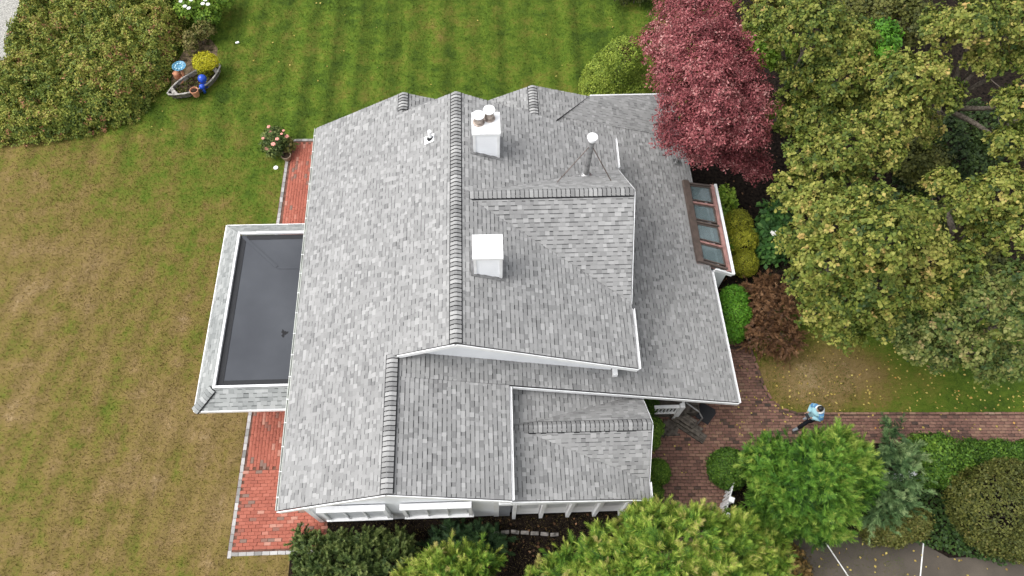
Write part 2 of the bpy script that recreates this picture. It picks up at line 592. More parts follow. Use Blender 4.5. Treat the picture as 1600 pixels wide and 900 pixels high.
EAST_LAWN = [(8.75, 9.4), (9.0, 7.6), (9.15, 7.05), (9.45, 6.75), (9.9, 6.6), (30, 6.0), (30, 13.5), (12, 12.5), (9.3, 10.4)]
sheet('east_lawn', EAST_LAWN, .004, 'east_lawn')
sheet('mulch_bed', [(7.0, 9.2), (8.9, 9.2), (9.6, 10.2), (12.0, 11.2), (30, 11.6), (30, 30), (16.0, 30), (10.4, 24.5), (8.3, 18.5), (7.0, 16.2)], .008, 'mulch')
sheet('front_bed', [(-5.9, 2.2), (-5.4, 1.4), (-4.0, .9), (-1.8, .7), (.5, .3), (3.0, -.2), (5.6, -.1), (7.0, .6), (7.5, 1.4), (7.3, 2.0), (7.0, 3.3), (4.5, 3.2), (4.4, 7.0), (-4.9, 7.0), (-4.9, 3.9), (-5.9, 3.6)], .006, 'mulch')
sheet('hedge_bed', [(6.9, 2.2), (8.5, 2.95), (10.0, 3.0), (12.6, 2.75), (13.6, 1.7), (30, 1.4), (30, 5.4), (12.0, 5.55), (8.7, 5.5), (7.3, 4.7), (7.0, 3.7)], .010, 'mulch')
sheet('driveway', [(7.4, -8), (30, -8), (30, 2.05), (13.4, 2.1), (12.5, 2.7), (10.0, 2.95), (8.4, 2.9), (7.6, 1.8)], .014, 'asphalt')
sheet('gravel_lane', [(-60, 18), (-19.7, 20.0), (-19.45, 22.5), (-19.35, 26.5), (-19.0, 40), (-60, 40)], .004, 'gravel')
sheet('planter_bed', [(-12.5, 20.6), (-11.4, 20.5), (-10.9, 21.3), (-11.0, 22.4), (-11.05, 23.0), (-11.4, 23.5), (-11.9, 23.6), (-12.3, 23.3), (-12.5, 22.6), (-12.75, 21.6)], .005, 'sand')

for a, c in (((9.756, 2.829), (10.317, 1.623)), ((12.811, 2.637), (12.363, 1.553))):
    b = MB()
    b.bar((a[0], a[1], .0195), (c[0], c[1], .0195), .036, .003)
    tag(b.build('painted_line', 'line_paint'), kind='structure')

# bricks: alike pieces share mesh data, 300 of them stand alone, the rest are one mesh
def brick_template(mat, tone, L=.19, W=.087, H=.05):
    b = MB()
    hx, hy = L / 2, W / 2
    c = .006
    b.add([(-hx, -hy, -H), (hx, -hy, -H), (hx, hy, -H), (-hx, hy, -H),
           (-hx, -hy, -c), (hx, -hy, -c), (hx, hy, -c), (-hx, hy, -c),
           (-hx + c, -hy + c, 0), (hx - c, -hy + c, 0), (hx - c, hy - c, 0), (-hx + c, hy - c, 0)],
          [(0, 1, 5, 4), (1, 2, 6, 5), (2, 3, 7, 6), (3, 0, 4, 7), (4, 5, 9, 8), (5, 6, 10, 9), (6, 7, 11, 10), (7, 4, 8, 11), (8, 9, 10, 11)], tone)
    return b

def lay_bricks(parent, mat, spots, solo_first, name='brick', stuff='brick_field', size=(.19, .087), limit=300):
    """spots: (x, y, z, angle, tone); the first ones by solo_first order become pieces of their own"""
    order = sorted(range(len(spots)), key=lambda i: solo_first(spots[i]))
    solo = set(order[:limit])
    temps = []
    for k in range(10):
        t = brick_template(mat, k / 9, *size)
        temps.append(t.mesh(name, MAT[mat]))
    base = brick_template(mat, 0, *size)
    bv = np.array(base.v)
    bf = np.array(base.f)
    VV, FF, TT = [], [], []
    for i, (x, y, z, a, t) in enumerate(spots):
        if i in solo:
            o = link(name, temps[min(9, max(0, int(t * 9.99)))], parent, (x, y, z))
            o.rotation_euler = (rnd.gauss(0, .012), rnd.gauss(0, .012), a)
        else:
            c, s_ = math.cos(a), math.sin(a)
            v = bv.copy()
            v[:, 0] = x + c * bv[:, 0] - s_ * bv[:, 1]
            v[:, 1] = y + s_ * bv[:, 0] + c * bv[:, 1]
            v[:, 2] = z + bv[:, 2]
            FF.append(bf + len(VV) * len(bv))
            VV.append(v)
            TT += [t] * len(bf)
    if VV:
        o = link(stuff, np_mesh(stuff, np.vstack(VV), np.vstack(FF), np.array(TT), MAT[mat]), parent)
        tag(o, kind='stuff')

def brick_tone():
    r = rnd.random()
    if r < .07:
        return rnd.uniform(.0, .15)
    if r < .13:
        return rnd.uniform(.8, 1)
    return min(.8, max(.15, rnd.gauss(.5, .09)))

# west patio
PATIO = [(-7.62, 2.98), (-4.9, 2.98), (-4.9, 17.95), (-7.50, 17.95)]
patio = sheet('brick_patio', [(-7.72, 2.85), (-4.9, 2.85), (-4.9, 18.1), (-7.60, 18.1)], .010, 'patio_joint')
spots = []
y = 3.06
row = 0
while y < 5.3:                       # courses laid across at the south end
    x = -7.50 + (row % 2) * .1
    while x < -4.9:
        spots.append((x + rnd.gauss(0, .003), y, .03 + rnd.gauss(0, .0025), rnd.gauss(0, .012), brick_tone()))
        x += .202
    y += .1
    row += 1
x = -7.55
row = 0
while x < -4.9:                      # courses laid lengthwise
    y = 5.42 + (row % 2) * .1
    while y < 17.9:
        spots.append((x, y + rnd.gauss(0, .003), .03 + rnd.gauss(0, .0025), math.pi / 2 + rnd.gauss(0, .012), brick_tone()))
        y += .202
    x += .1
    row += 1
spots = [s for s in spots if s[0] > -7.53 + .008 * (s[1] - 3) and not (-7.7 < s[0] < -4.9 and 7.2 < s[1] < 12.2 and False)]
lay_bricks(patio, 'patio_brick', spots, lambda s: (s[0] > -5.4) * 50 + s[1], size=(.197, .095))
spots = []
y = 2.9
while y < 18.05:
    spots.append((-7.645 + .008 * (y - 3), y, .034, rnd.gauss(math.pi / 2, .03), rnd.random()))
    y += .225
x = -7.5
while x < -4.9:
    spots.append((x, 2.90, .034, rnd.gauss(0, .03), rnd.random()))
    spots.append((x + .1, 18.05, .034, rnd.gauss(0, .03), rnd.random()))
    x += .225
lay_bricks(patio, 'border_stone', spots, lambda s: s[1], 'border_stone', 'border_stones', (.215, .105))

# east path and entry court
PATH = [(4.3, 2.2), (6.7, 2.2), (7.0, 3.7), (7.3, 4.7), (8.8, 5.55), (12.1, 5.58), (30, 5.1), (30, 5.98), (9.86, 6.56), (9.38, 6.75), (9.10, 7.05), (8.93, 7.6), (8.82, 8.5), (8.6, 9.3), (7.3, 9.3), (7.3, 7.4), (4.3, 7.4)]
path = sheet('brick_path', PATH, .016, 'joint_sand')
spots = []
ca, sa = math.cos(-.028), math.sin(-.028)
row = 0
v = 1.8
while v < 9.8:
    u = 3.8 + (row % 2) * .1 + rnd.uniform(-.03, .03)
    while u < 18.6:
        x, y = u * ca - v * sa, u * sa + v * ca
        if in_poly(x, y, PATH):
            spots.append((x, y, .032 + rnd.gauss(0, .004), -.028 + rnd.gauss(0, .018), min(1, max(0, rnd.gauss(.46, .11) if rnd.random() > .08 else rnd.uniform(0, .3)))))
        u += .203
    v += .101
    row += 1
lay_bricks(path, 'path_brick', spots, lambda s: abs(s[0] - 8.0) + abs(s[1] - 6.0) * 1.3 + (3 if s[0] < 6.6 and s[1] > 6.2 else 0))
edge = [(8.72, 9.3), (8.86, 8.4), (8.96, 7.6), (9.13, 7.07), (9.40, 6.78), (9.86, 6.59), (12, 6.53), (17.6, 6.37)]
spots = []
for (x0, y0), (x1, y1) in zip(edge[:-1], edge[1:]):
    L = math.hypot(x1 - x0, y1 - y0)
    a = math.atan2(y1 - y0, x1 - x0)
    k = max(1, int(L / .21))
    for i in range(k):
        t = (i + .5) / k
        spots.append((x0 + t * (x1 - x0), y0 + t * (y1 - y0), .06 + rnd.gauss(0, .006), a + rnd.gauss(0, .05), min(1, max(0, rnd.gauss(.5, .2)))))
lay_bricks(path, 'path_brick', spots, lambda s: s[0], 'edging_brick', 'edging_bricks', (.2, .07))

# low stone edging in the front bed
k = 0
for (x0, y0), (x1, y1) in (((-1.0, 3.15), (.5, 3.26)), ((.5, 3.26), (1.95, 3.12)), ((6.85, 3.0), (7.15, 4.1))):
    L = math.hypot(x1 - x0, y1 - y0)
    for i in range(int(L / .26)):
        t = (i + .5) / int(L / .26)
        b = MB()
        b.box((0, 0, .04), (.24, .1, .1))
        o = b.build('edging_stone', 'stone', bevel=.015)
        o.location = (x0 + t * (x1 - x0), y0 + t * (y1 - y0), .004 if y0 < 3.4 and x0 < 6 else .01)
        o.rotation_euler = (0, 0, math.atan2(y1 - y0, x1 - x0) + rnd.gauss(0, .1))
        tag(o, 'small grey edging stone set in a line in the dark bed' if x0 < 6 else 'small grey edging stone beside the white gate', 'edging stone', 'edging stones in the front bed' if x0 < 6 else 'edging stones by the gate')

# ------------------------------------------------------------------ the house
HOUSE = (0.0, 8.0, 0.0)
house = thing('house', HOUSE, 'large white house with grey shingled roofs, two white chimneys and a flat-roofed porch', 'house')

def z_w(x): return 3.383 + .5963 * (x + 5.4372)         # long west slope
def z_el(x): return 5.137 - .3115 * (x + 2.496)         # lower east slope
def z_me(x): return 6.148 - .3861 * (x + .8007)         # upper east slope
def z_lg(x): return z_el(x) - .45                       # front wing

SH_E = .120
WIDTHS = (.10, .125, .15, .18)
def shingle_tone(r):
    k = r.random()
    if k < .12:
        return r.uniform(.62, .74)
    if k < .16:
        return r.uniform(.36, .44)
    return min(.72, max(.38, r.gauss(.53, .058)))

sh_templates = {}
def shingle_prism(mb, P2, v0, th, tone, band, to3, dark_side=True):
    """one tab: thick at its butt, thin at the top, with the darker shadow band printed along the top"""
    def h(v): return .004 + th * max(0.0, 1 - (v - v0) / SH_E)
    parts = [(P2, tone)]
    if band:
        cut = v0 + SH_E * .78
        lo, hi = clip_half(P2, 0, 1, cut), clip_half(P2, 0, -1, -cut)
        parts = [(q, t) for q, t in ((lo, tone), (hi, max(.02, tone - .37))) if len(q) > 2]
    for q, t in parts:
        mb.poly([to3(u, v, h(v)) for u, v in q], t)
    n = len(P2)
    for i in range(n):
        p, q = P2[i], P2[(i + 1) % n]
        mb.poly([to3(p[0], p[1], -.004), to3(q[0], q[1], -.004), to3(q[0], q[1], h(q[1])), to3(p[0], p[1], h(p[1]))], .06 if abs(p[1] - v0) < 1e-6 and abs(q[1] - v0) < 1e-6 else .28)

def roof_slope(poly, mat='shingle', up=None, solo=None, name='roof_slope', thick=.09, gap=.02):
    """a roof plane: deck slab as the part, shingle tabs on it; poly = convex outline in world space"""
    P = [Vector(p) for p in poly]
    nrm = Vector((0, 0, 0))
    for i in range(len(P)):
        nrm += (P[i] - P[0]).cross(P[(i + 1) % len(P)] - P[0])
    if nrm.z < 0:
        P = P[::-1]
        nrm = -nrm
    nrm.normalize()
    c = sum(P, Vector()) / len(P)
    vdir = Vector(up) if up else Vector((-nrm.x, -nrm.y, 0))
    vdir = (vdir - nrm * vdir.dot(nrm)).normalized()
    udir = vdir.cross(nrm).normalized()
    flat = [p - nrm * (p - c).dot(nrm) for p in P]
    pu = [((p - c).dot(udir), (p - c).dot(vdir)) for p in flat]
    if area2(pu) < 0:
        pu = pu[::-1]
    deck = MB()
    top = [c + udir * u + vdir * v - nrm * .004 for u, v in pu]
    bot = [p - Vector((0, 0, thick)) for p in top]
    n = len(top)
    deck.add(top + bot, [tuple(range(n)), tuple(range(2 * n - 1, n - 1, -1))] + [(i, n + i, n + (i + 1) % n, (i + 1) % n) for i in range(n)], .08)
    part = deck.build(name, mat, house)
    mb = MB()
    r = random.Random(int(abs(c.x * 977 + c.y * 131 + c.z * 37) * 100))
    vmin, vmax = min(p[1] for p in pu), max(p[1] for p in pu)
    umin, umax = min(p[0] for p in pu), max(p[0] for p in pu)
    k = int(math.ceil((vmax - vmin) / SH_E))
    basis = Matrix((udir, vdir, nrm)).transposed()
    count = 0
    for j in range(k):
        v0 = vmin + j * SH_E
        u = umin - r.uniform(0, .3)
        alt = r.random() < .5
        while u < umax:
            w = r.choice(WIDTHS)
            tone = shingle_tone(r)
            alt = not alt
            band = alt if r.random() > .12 else not alt
            th = r.choice((.008, .016))
            q = [(u, v0), (u + w, v0), (u + w, v0 + SH_E), (u, v0 + SH_E)]
            u += w
            full = True
            for i in range(n):
                a, d = pu[i], pu[(i + 1) % n]
                ex, ey = d[0] - a[0], d[1] - a[1]
                A, B = ey, -ex
                Cc = A * a[0] + B * a[1]
                if any(A * p[0] + B * p[1] > Cc for p in q):
                    full = False
                    q = clip_half(q, A, B, Cc)
                    if len(q) < 3:
                        break
            if len(q) < 3 or abs(area2(q)) < 2e-4:
                continue
            cen = c + udir * (u - w / 2) + vdir * v0
            if full and solo and count < 300 and solo(cen):
                tq = round(tone * 8) / 8
                key = (w, tq, band, th, mat)
                if key not in sh_templates:
                    t = MB()
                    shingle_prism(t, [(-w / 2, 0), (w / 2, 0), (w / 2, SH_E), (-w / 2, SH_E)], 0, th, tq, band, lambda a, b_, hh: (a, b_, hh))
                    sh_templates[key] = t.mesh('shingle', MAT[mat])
                o = link('shingle', sh_templates[key], part)
                o.location = cen - Vector(HOUSE)
                o.rotation_euler = basis.to_euler()
                count += 1
            else:
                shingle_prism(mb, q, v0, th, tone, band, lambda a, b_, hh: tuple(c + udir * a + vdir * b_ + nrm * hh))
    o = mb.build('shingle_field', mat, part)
    tag(o, kind='stuff')
    return part

def W(x, y): return (x, y, z_w(x))
def EL(x, y): return (x, y, z_el(x))
def ME(x, y): return (x, y, z_me(x))
def LG(x, y): return (x, y, z_lg(x))

# long west slope, continuous from the eave over the lower ridge line up to the main ridge
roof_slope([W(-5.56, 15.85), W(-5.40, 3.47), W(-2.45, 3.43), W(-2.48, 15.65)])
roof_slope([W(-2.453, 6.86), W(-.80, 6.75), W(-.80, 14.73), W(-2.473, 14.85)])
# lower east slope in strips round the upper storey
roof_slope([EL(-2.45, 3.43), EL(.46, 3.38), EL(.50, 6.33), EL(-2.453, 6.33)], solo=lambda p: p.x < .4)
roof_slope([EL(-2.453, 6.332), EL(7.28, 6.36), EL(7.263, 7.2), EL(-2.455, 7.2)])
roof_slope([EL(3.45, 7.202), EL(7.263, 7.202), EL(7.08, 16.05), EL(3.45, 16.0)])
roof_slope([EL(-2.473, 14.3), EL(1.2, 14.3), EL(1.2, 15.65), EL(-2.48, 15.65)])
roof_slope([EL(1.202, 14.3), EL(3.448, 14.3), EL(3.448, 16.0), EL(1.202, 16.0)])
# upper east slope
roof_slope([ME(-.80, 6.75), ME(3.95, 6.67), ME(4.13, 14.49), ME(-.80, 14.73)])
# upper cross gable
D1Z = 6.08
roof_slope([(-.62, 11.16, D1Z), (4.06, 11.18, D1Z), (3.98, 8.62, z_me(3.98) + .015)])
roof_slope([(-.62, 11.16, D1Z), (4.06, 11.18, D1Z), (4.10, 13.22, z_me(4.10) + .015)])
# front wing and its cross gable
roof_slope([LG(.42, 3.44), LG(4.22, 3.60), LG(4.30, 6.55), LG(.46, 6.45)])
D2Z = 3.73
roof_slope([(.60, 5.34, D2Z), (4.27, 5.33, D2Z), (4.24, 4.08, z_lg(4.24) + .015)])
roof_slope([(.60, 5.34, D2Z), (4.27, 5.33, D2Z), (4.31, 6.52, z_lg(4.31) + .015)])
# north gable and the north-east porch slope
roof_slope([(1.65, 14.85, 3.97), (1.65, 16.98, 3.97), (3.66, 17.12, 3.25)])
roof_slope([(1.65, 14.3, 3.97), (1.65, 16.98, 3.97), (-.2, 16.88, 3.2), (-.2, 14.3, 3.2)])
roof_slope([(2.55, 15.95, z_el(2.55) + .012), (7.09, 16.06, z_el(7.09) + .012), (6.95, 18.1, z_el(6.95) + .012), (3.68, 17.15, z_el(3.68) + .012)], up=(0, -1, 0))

# ridges: capped with single bent shingles, each a piece of its own
def ridge(a, c, s1, s2, name='ridge', half=.145, mat='shingle'):
    """a->c along the ridge; s1, s2 = fall per metre on the two sides"""
    a, c = Vector(a), Vector(c)
    d = (c - a)
    L = d.length
    d.normalize()
    side = Vector((-d.y, d.x, 0)).normalized()
    b = MB()
    hw = half + .022
    pts = []
    for t in (0, L):
        o = a + d * t + Vector((0, 0, .018))
        pts += [o + side * hw - Vector((0, 0, hw * s1)), o, o - side * hw - Vector((0, 0, hw * s2))]
    b.add(pts, [(0, 1, 4, 3), (1, 2, 5, 4)], .0)
    part = b.build(name, 'ridge_shade', house)  # black strip wider than the caps, painting the shadow line along their sides
    n = max(1, int(round(L / .125)))
    st = L / n
    temps = []
    for tone in (.42, .5, .56, .62, .74):
        t = MB()
        pr = []
        for x, lift in ((0, .024), (st * .86, .006)):
            for yy, fall in ((half, s1), (.03, s1 * .6), (-.03, s2 * .6), (-half, s2)):
                pr.append((x, yy, lift - abs(yy) * fall + .02))
        t.add(pr, [(0, 1, 5, 4), (1, 2, 6, 5), (2, 3, 7, 6)][::1], tone)
        lo = [(p[0], p[1], p[2] - .022) for p in pr[:4]]
        t.add(pr[:4] + lo, [(0, 4, 5, 1), (1, 5, 6, 2), (2, 6, 7, 3)], .05)
        for e in (0, 3):
            t.add([pr[e], pr[e + 4], (pr[e + 4][0], pr[e + 4][1], pr[e + 4][2] - .02), (pr[e][0], pr[e][1], pr[e][2] - .02)], [(0, 1, 2, 3)], .05)
        temps.append(t.mesh('ridge_cap', MAT[mat]))
    M = Matrix((d, side, d.cross(side))).transposed()
    for i in range(n):
        o = link('ridge_cap', rnd.choice(temps), part)
        o.location = a + d * (i * st) - Vector(HOUSE) + Vector((0, 0, .012))
        o.rotation_euler = M.to_euler()
    return part

ridge((-.80, 6.75, 6.148), (-.80, 14.73, 6.148), .5963, .3861)
ridge((-2.45, 3.43, z_w(-2.45)), (-2.455, 6.92, z_w(-2.45)), .5963, .3115)
ridge((-2.475, 14.95, z_w(-2.475)), (-2.48, 15.65, z_w(-2.475)), .5963, .3115)
ridge((1.65, 14.9, 3.97), (1.65, 16.98, 3.97), .42, .36)
ridge((-.55, 11.16, D1Z), (4.06, 11.18, D1Z), .82, .66)
ridge((.62, 5.34, D2Z), (4.27, 5.33, D2Z), .9, .9)

# walls: white siding under the eaves
def wall(pts, name='wall', mat='siding', inward=(0, 0, 0), th=.12):
    """upright slab through the outline pts (world), thickened towards 'inward'"""
    b = MB()
    iv = Vector(inward).normalized() * th
    A = [Vector(p) for p in pts]
    B = [p + iv for p in A]
    n = len(A)
    b.add(A + B, [tuple(range(n)), tuple(range(2 * n - 1, n - 1, -1))] + [(i, n + i, n + (i + 1) % n, (i + 1) % n) for i in range(n)])
    return b.build(name, mat, house)

YS = 3.74
south = wall([(-5.10, YS, 0), (.16, YS, 0), (.16, YS, z_el(.16) - .1), (-2.46, YS, z_w(-2.46) - .1), (-5.10, YS, z_w(-5.10) - .1)], inward=(0, 1, 0))
wall([(-5.10, YS + .12, 0), (-5.10, 15.4, 0), (-5.10, 15.4, z_w(-5.1) - .1), (-5.10, YS + .12, z_w(-5.1) - .1)], inward=(1, 0, 0))
gable = wall([(-2.30, 7.02, z_w(-2.30) - .30), (3.40, 7.02, 3.1), (3.40, 7.02, z_me(3.4) - .09), (-.80, 7.02, 6.148 - .09), (-2.30, 7.02, z_w(-2.30) - .09)], inward=(0, 1, 0))
wall([(3.40, 7.14, 3.0), (3.40, 14.2, 3.0), (3.40, 14.2, z_me(3.4) - .09), (3.40, 7.14, z_me(3.4) - .09)], inward=(-1, 0, 0))
wall([(-2.30, 14.2, 4.4), (3.28, 14.2, 3.0), (3.28, 14.2, z_me(3.28) - .09), (-.80, 14.2, 6.05), (-2.30, 14.2, z_w(-2.3) - .09)], inward=(0, -1, 0))
wall([(3.75, 8.75, z_me(3.75) - .3), (3.75, 13.1, z_me(3.75) - .3), (3.75, 11.17, D1Z - .1)], inward=(-1, 0, 0))
wall([(.16, YS + .13, 0), (.16, 6.9, 0), (.16, 6.9, z_el(.16) - .1), (.16, YS + .13, z_el(.16) - .1)], inward=(-1, 0, 0))
wall([(3.95, 4.15, 0), (3.95, 6.45, 0), (3.95, 6.45, z_lg(3.95) - .1), (3.95, 5.33, D2Z - .12), (3.95, 4.15, z_lg(3.95) - .1)], inward=(-1, 0, 0))
wall([(.16, 7.55, 0), (6.85, 7.55, 0), (6.85, 7.55, z_el(6.85) - .1), (.16, 7.55, z_el(.16) - .1)], inward=(0, 1, 0))
wall([(6.85, 7.68, 0), (6.85, 17.0, 0), (6.85, 17.0, z_el(6.85) - .1), (6.85, 7.68, z_el(6.85) - .1)], inward=(-1, 0, 0))
wall([(-5.0, 15.4, 0), (1.0, 15.4, 0), (1.0, 15.4, 3.7), (-2.48, 15.4, 5.0), (-5.0, 15.4, z_w(-5.0) - .1)], inward=(0, -1, 0))
wall([(0, 16.6, 0), (6.85, 16.6, 0), (6.85, 16.6, z_el(6.85) - .1), (3.3, 16.6, 3.2), (1.65, 16.6, 3.85), (0, 16.6, 3.1)], inward=(0, -1, 0))
# front wing south side: garage-like panels between posts under a fascia
YG = 3.74
wall([(.17, YG + .08, 0), (3.95, YG + .08, 0), (3.95, YG + .08, z_lg(3.95) - .12), (.17, YG + .08, z_lg(.17) - .12)], mat='grey_paint', inward=(0, 1, 0))
fr = MB()
fr.span((.17, YG - .14, 2.28), (3.95, YG + .06, 2.46))
part = fr.build('beam', 'white', house)
for x in (.62, 1.42, 2.22, 3.02, 3.80):
    p = MB()
    p.span((x - .05, YG - .12, 0), (x + .05, YG + .05, 2.28))
    p.build('post', 'white', house)
for x in (.62, 1.42, 2.22, 3.02):
    p = MB()
    p.span((x + .08, YG - .02, .25), (x + .72, YG + .03, 2.05))
    o = p.build('panel', 'white', house)
    g = MB()
    g.span((x + .14, YG - .035, 1.2), (x + .66, YG - .02, 1.95))
    g.build('pane', 'blind', o)
sd = MB()
sd.poly([(.17, 3.46, z_lg(.17) - .14), (4.2, 3.66, z_lg(4.2) - .14), (4.2, YG + .1, z_lg(4.2) - .14), (.17, YG + .1, z_lg(.17) - .14)])
sd.build('soffit', 'white', house)

# corner boards, pilaster
for x in (-5.10, .05):
    p = MB()
    p.span((x - .02, YS - .025, 0), (x + .13, YS - .001, z_w(-5.05) - .25 if x < 0 else z_el(.16) - .2))
    p.build('corner_board', 'white', house)
p = MB()
p.span((.185, YS - .02, 0), (.50, YS + .06, z_lg(.3) - .12))
p.build('pilaster', 'grey_paint', house)

# box windows with deep white heads on the south wall
for (x0, x1) in ((-4.62, -2.92), (-2.42, -.62)):
    w = MB()
    w.span((x0 - .06, YS - .20, 2.40), (x1 + .06, YS - .03, 2.47))
    win = w.build('window', 'white', house, bevel=.008)
    for s in (-1, 1):
        c = MB()
        xe = x0 if s < 0 else x1
        c.span((xe - .05, YS - .15, 1.02), (xe + .05, YS - .03, 2.395))
        c.build('frame', 'white', win)
    c = MB()
    c.span((x0 - .08, YS - .18, .94), (x1 + .08, YS - .03, 1.0))
    c.build('sill', 'white', win)
    for i in range(3):
        g = MB()
        w_ = (x1 - x0 - .12) / 3
        g.span((x0 + .07 + i * w_, YS - .10, 1.05), (x0 + .03 + (i + 1) * w_, YS - .06, 2.38))
        g.build('pane', 'blind', win)
    for i in range(1, 3):
        g = MB()
        w_ = (x1 - x0 - .12) / 3
        g.span((x0 + .035 + i * w_, YS - .14, 1.02), (x0 + .065 + i * w_, YS - .05, 2.39))
        g.build('mullion', 'white', win)

# flood light on the upper gable
b = MB()
b.span((1.62, 6.86, 4.55), (1.84, 7.0, 4.70))
b.build('wall_lamp', 'white', house, bevel=.02)
b = MB()
b.span((3.42, 6.80, 3.35), (3.55, 7.0, 3.50))
b.build('downspout_box', 'white', house)

# white rake boards and gutters
def trim(a, c, w=.024, h=.13, name='rake_board', drop=.025, mat='white'):
    b = MB()
    a, c = Vector(a), Vector(c)
    dz = Vector((0, 0, drop + h / 2))
    b.bar(a - dz, c - dz, w, h)
    return b.build(name, mat, house)
trim((-5.42, 3.43, z_w(-5.42)), (-2.45, 3.40, z_w(-2.45)))
trim((-2.45, 3.40, z_w(-2.45)), (.46, 3.35, z_el(.46)))
trim((-.80, 6.72, 6.148), (3.95, 6.64, z_me(3.95)))
trim((-2.30, 6.83, z_w(-2.3)), (-.80, 6.72, 6.148))
trim((.50, 6.30, z_el(.5)), (7.28, 6.33, z_el(7.28)))
trim((.46, 3.41, z_lg(.46)), (4.22, 3.57, z_lg(4.22)))
trim((-.80, 14.76, 6.148), (4.13, 14.52, z_me(4.13)), drop=.07)
trim((-5.56, 15.88, z_w(-5.56)), (-2.48, 15.68, z_w(-2.48)), drop=.07)
trim((-2.48, 15.68, z_w(-2.48)), (1.2, 15.68, z_el(1.2)), drop=.07)
trim((1.65, 17.01, 3.97), (3.66, 17.15, 3.25), drop=.07)
trim((3.70, 17.18, z_el(3.7) + .06), (6.95, 18.13, z_el(6.95) + .06), w=.05)
for a, c in (((4.09, 11.18, D1Z), (4.01, 8.62, z_me(3.98))), ((4.09, 11.18, D1Z), (4.13, 13.22, z_me(4.1))),
             ((4.30, 5.33, D2Z), (4.27, 4.08, z_lg(4.24))), ((4.30, 5.33, D2Z), (4.34, 6.52, z_lg(4.31)))):
    trim(a, c, .02, .12)

def gutter(a, c, side, mat='white', ticks=True):
    """open trough along an eave; side = outward direction"""
    a, c = Vector(a), Vector(c)
    s = Vector(side).normalized()
    prof = [(0, 0), (0, -.08), (.05, -.08), (.065, .002), (.052, .002), (.044, -.07), (.012, -.07), (.012, -.004)]
    b = MB()
    n = len(prof)
    pts = [p + s * (q[0] + .012) + Vector((0, 0, q[1] - .012)) for p in (a, c) for q in prof]
    b.add(pts, [(i, (i + 1) % n, n + (i + 1) % n, n + i) for i in range(n)] + [tuple(range(n))[::-1], tuple(range(n, 2 * n))])
    g = b.build('gutter', mat, house)
    L = (c - a).length
    if ticks:
        for i in range(int(L / .62)):
            t = MB()
            p = a + (c - a) * ((i + .5) / int(L / .62))
            t.bar(p + s * .01 - Vector((0, 0, .004)), p + s * .08 - Vector((0, 0, .004)), .022, .008)
            t.build('hanger', 'white', g)
    return g
gutter((-5.57, 15.85, z_w(-5.57)), (-5.41, 3.47, z_w(-5.41)), (-1, 0, 0), mat='gutter_paint')
gutter((3.96, 6.67, z_me(3.96)), (4.0, 8.45, z_me(4.0)), (1, 0, 0), ticks=False)
gutter((4.12, 13.35, z_me(4.12)), (4.14, 14.49, z_me(4.14)), (1, 0, 0), ticks=False)
gutter((.465, 3.38, z_el(.465)), (.505, 6.30, z_el(.505)), (1, 0, 0), ticks=False)
gutter((4.225, 3.60, z_lg(4.225)), (4.245, 4.05, z_lg(4.245)), (1, 0, 0), ticks=False)
gutter((7.285, 6.36, z_el(7.285)), (7.20, 10.75, z_el(7.20)), (1, 0, 0), ticks=False)

MAT['flue_metal'] = plain('stained_flue_metal', (.36, .30, .26), .45, .5, .2, 12)
MAT['flashing'] = plain('grey_flashing', (.20, .20, .20), .6, .3, .2, 8)
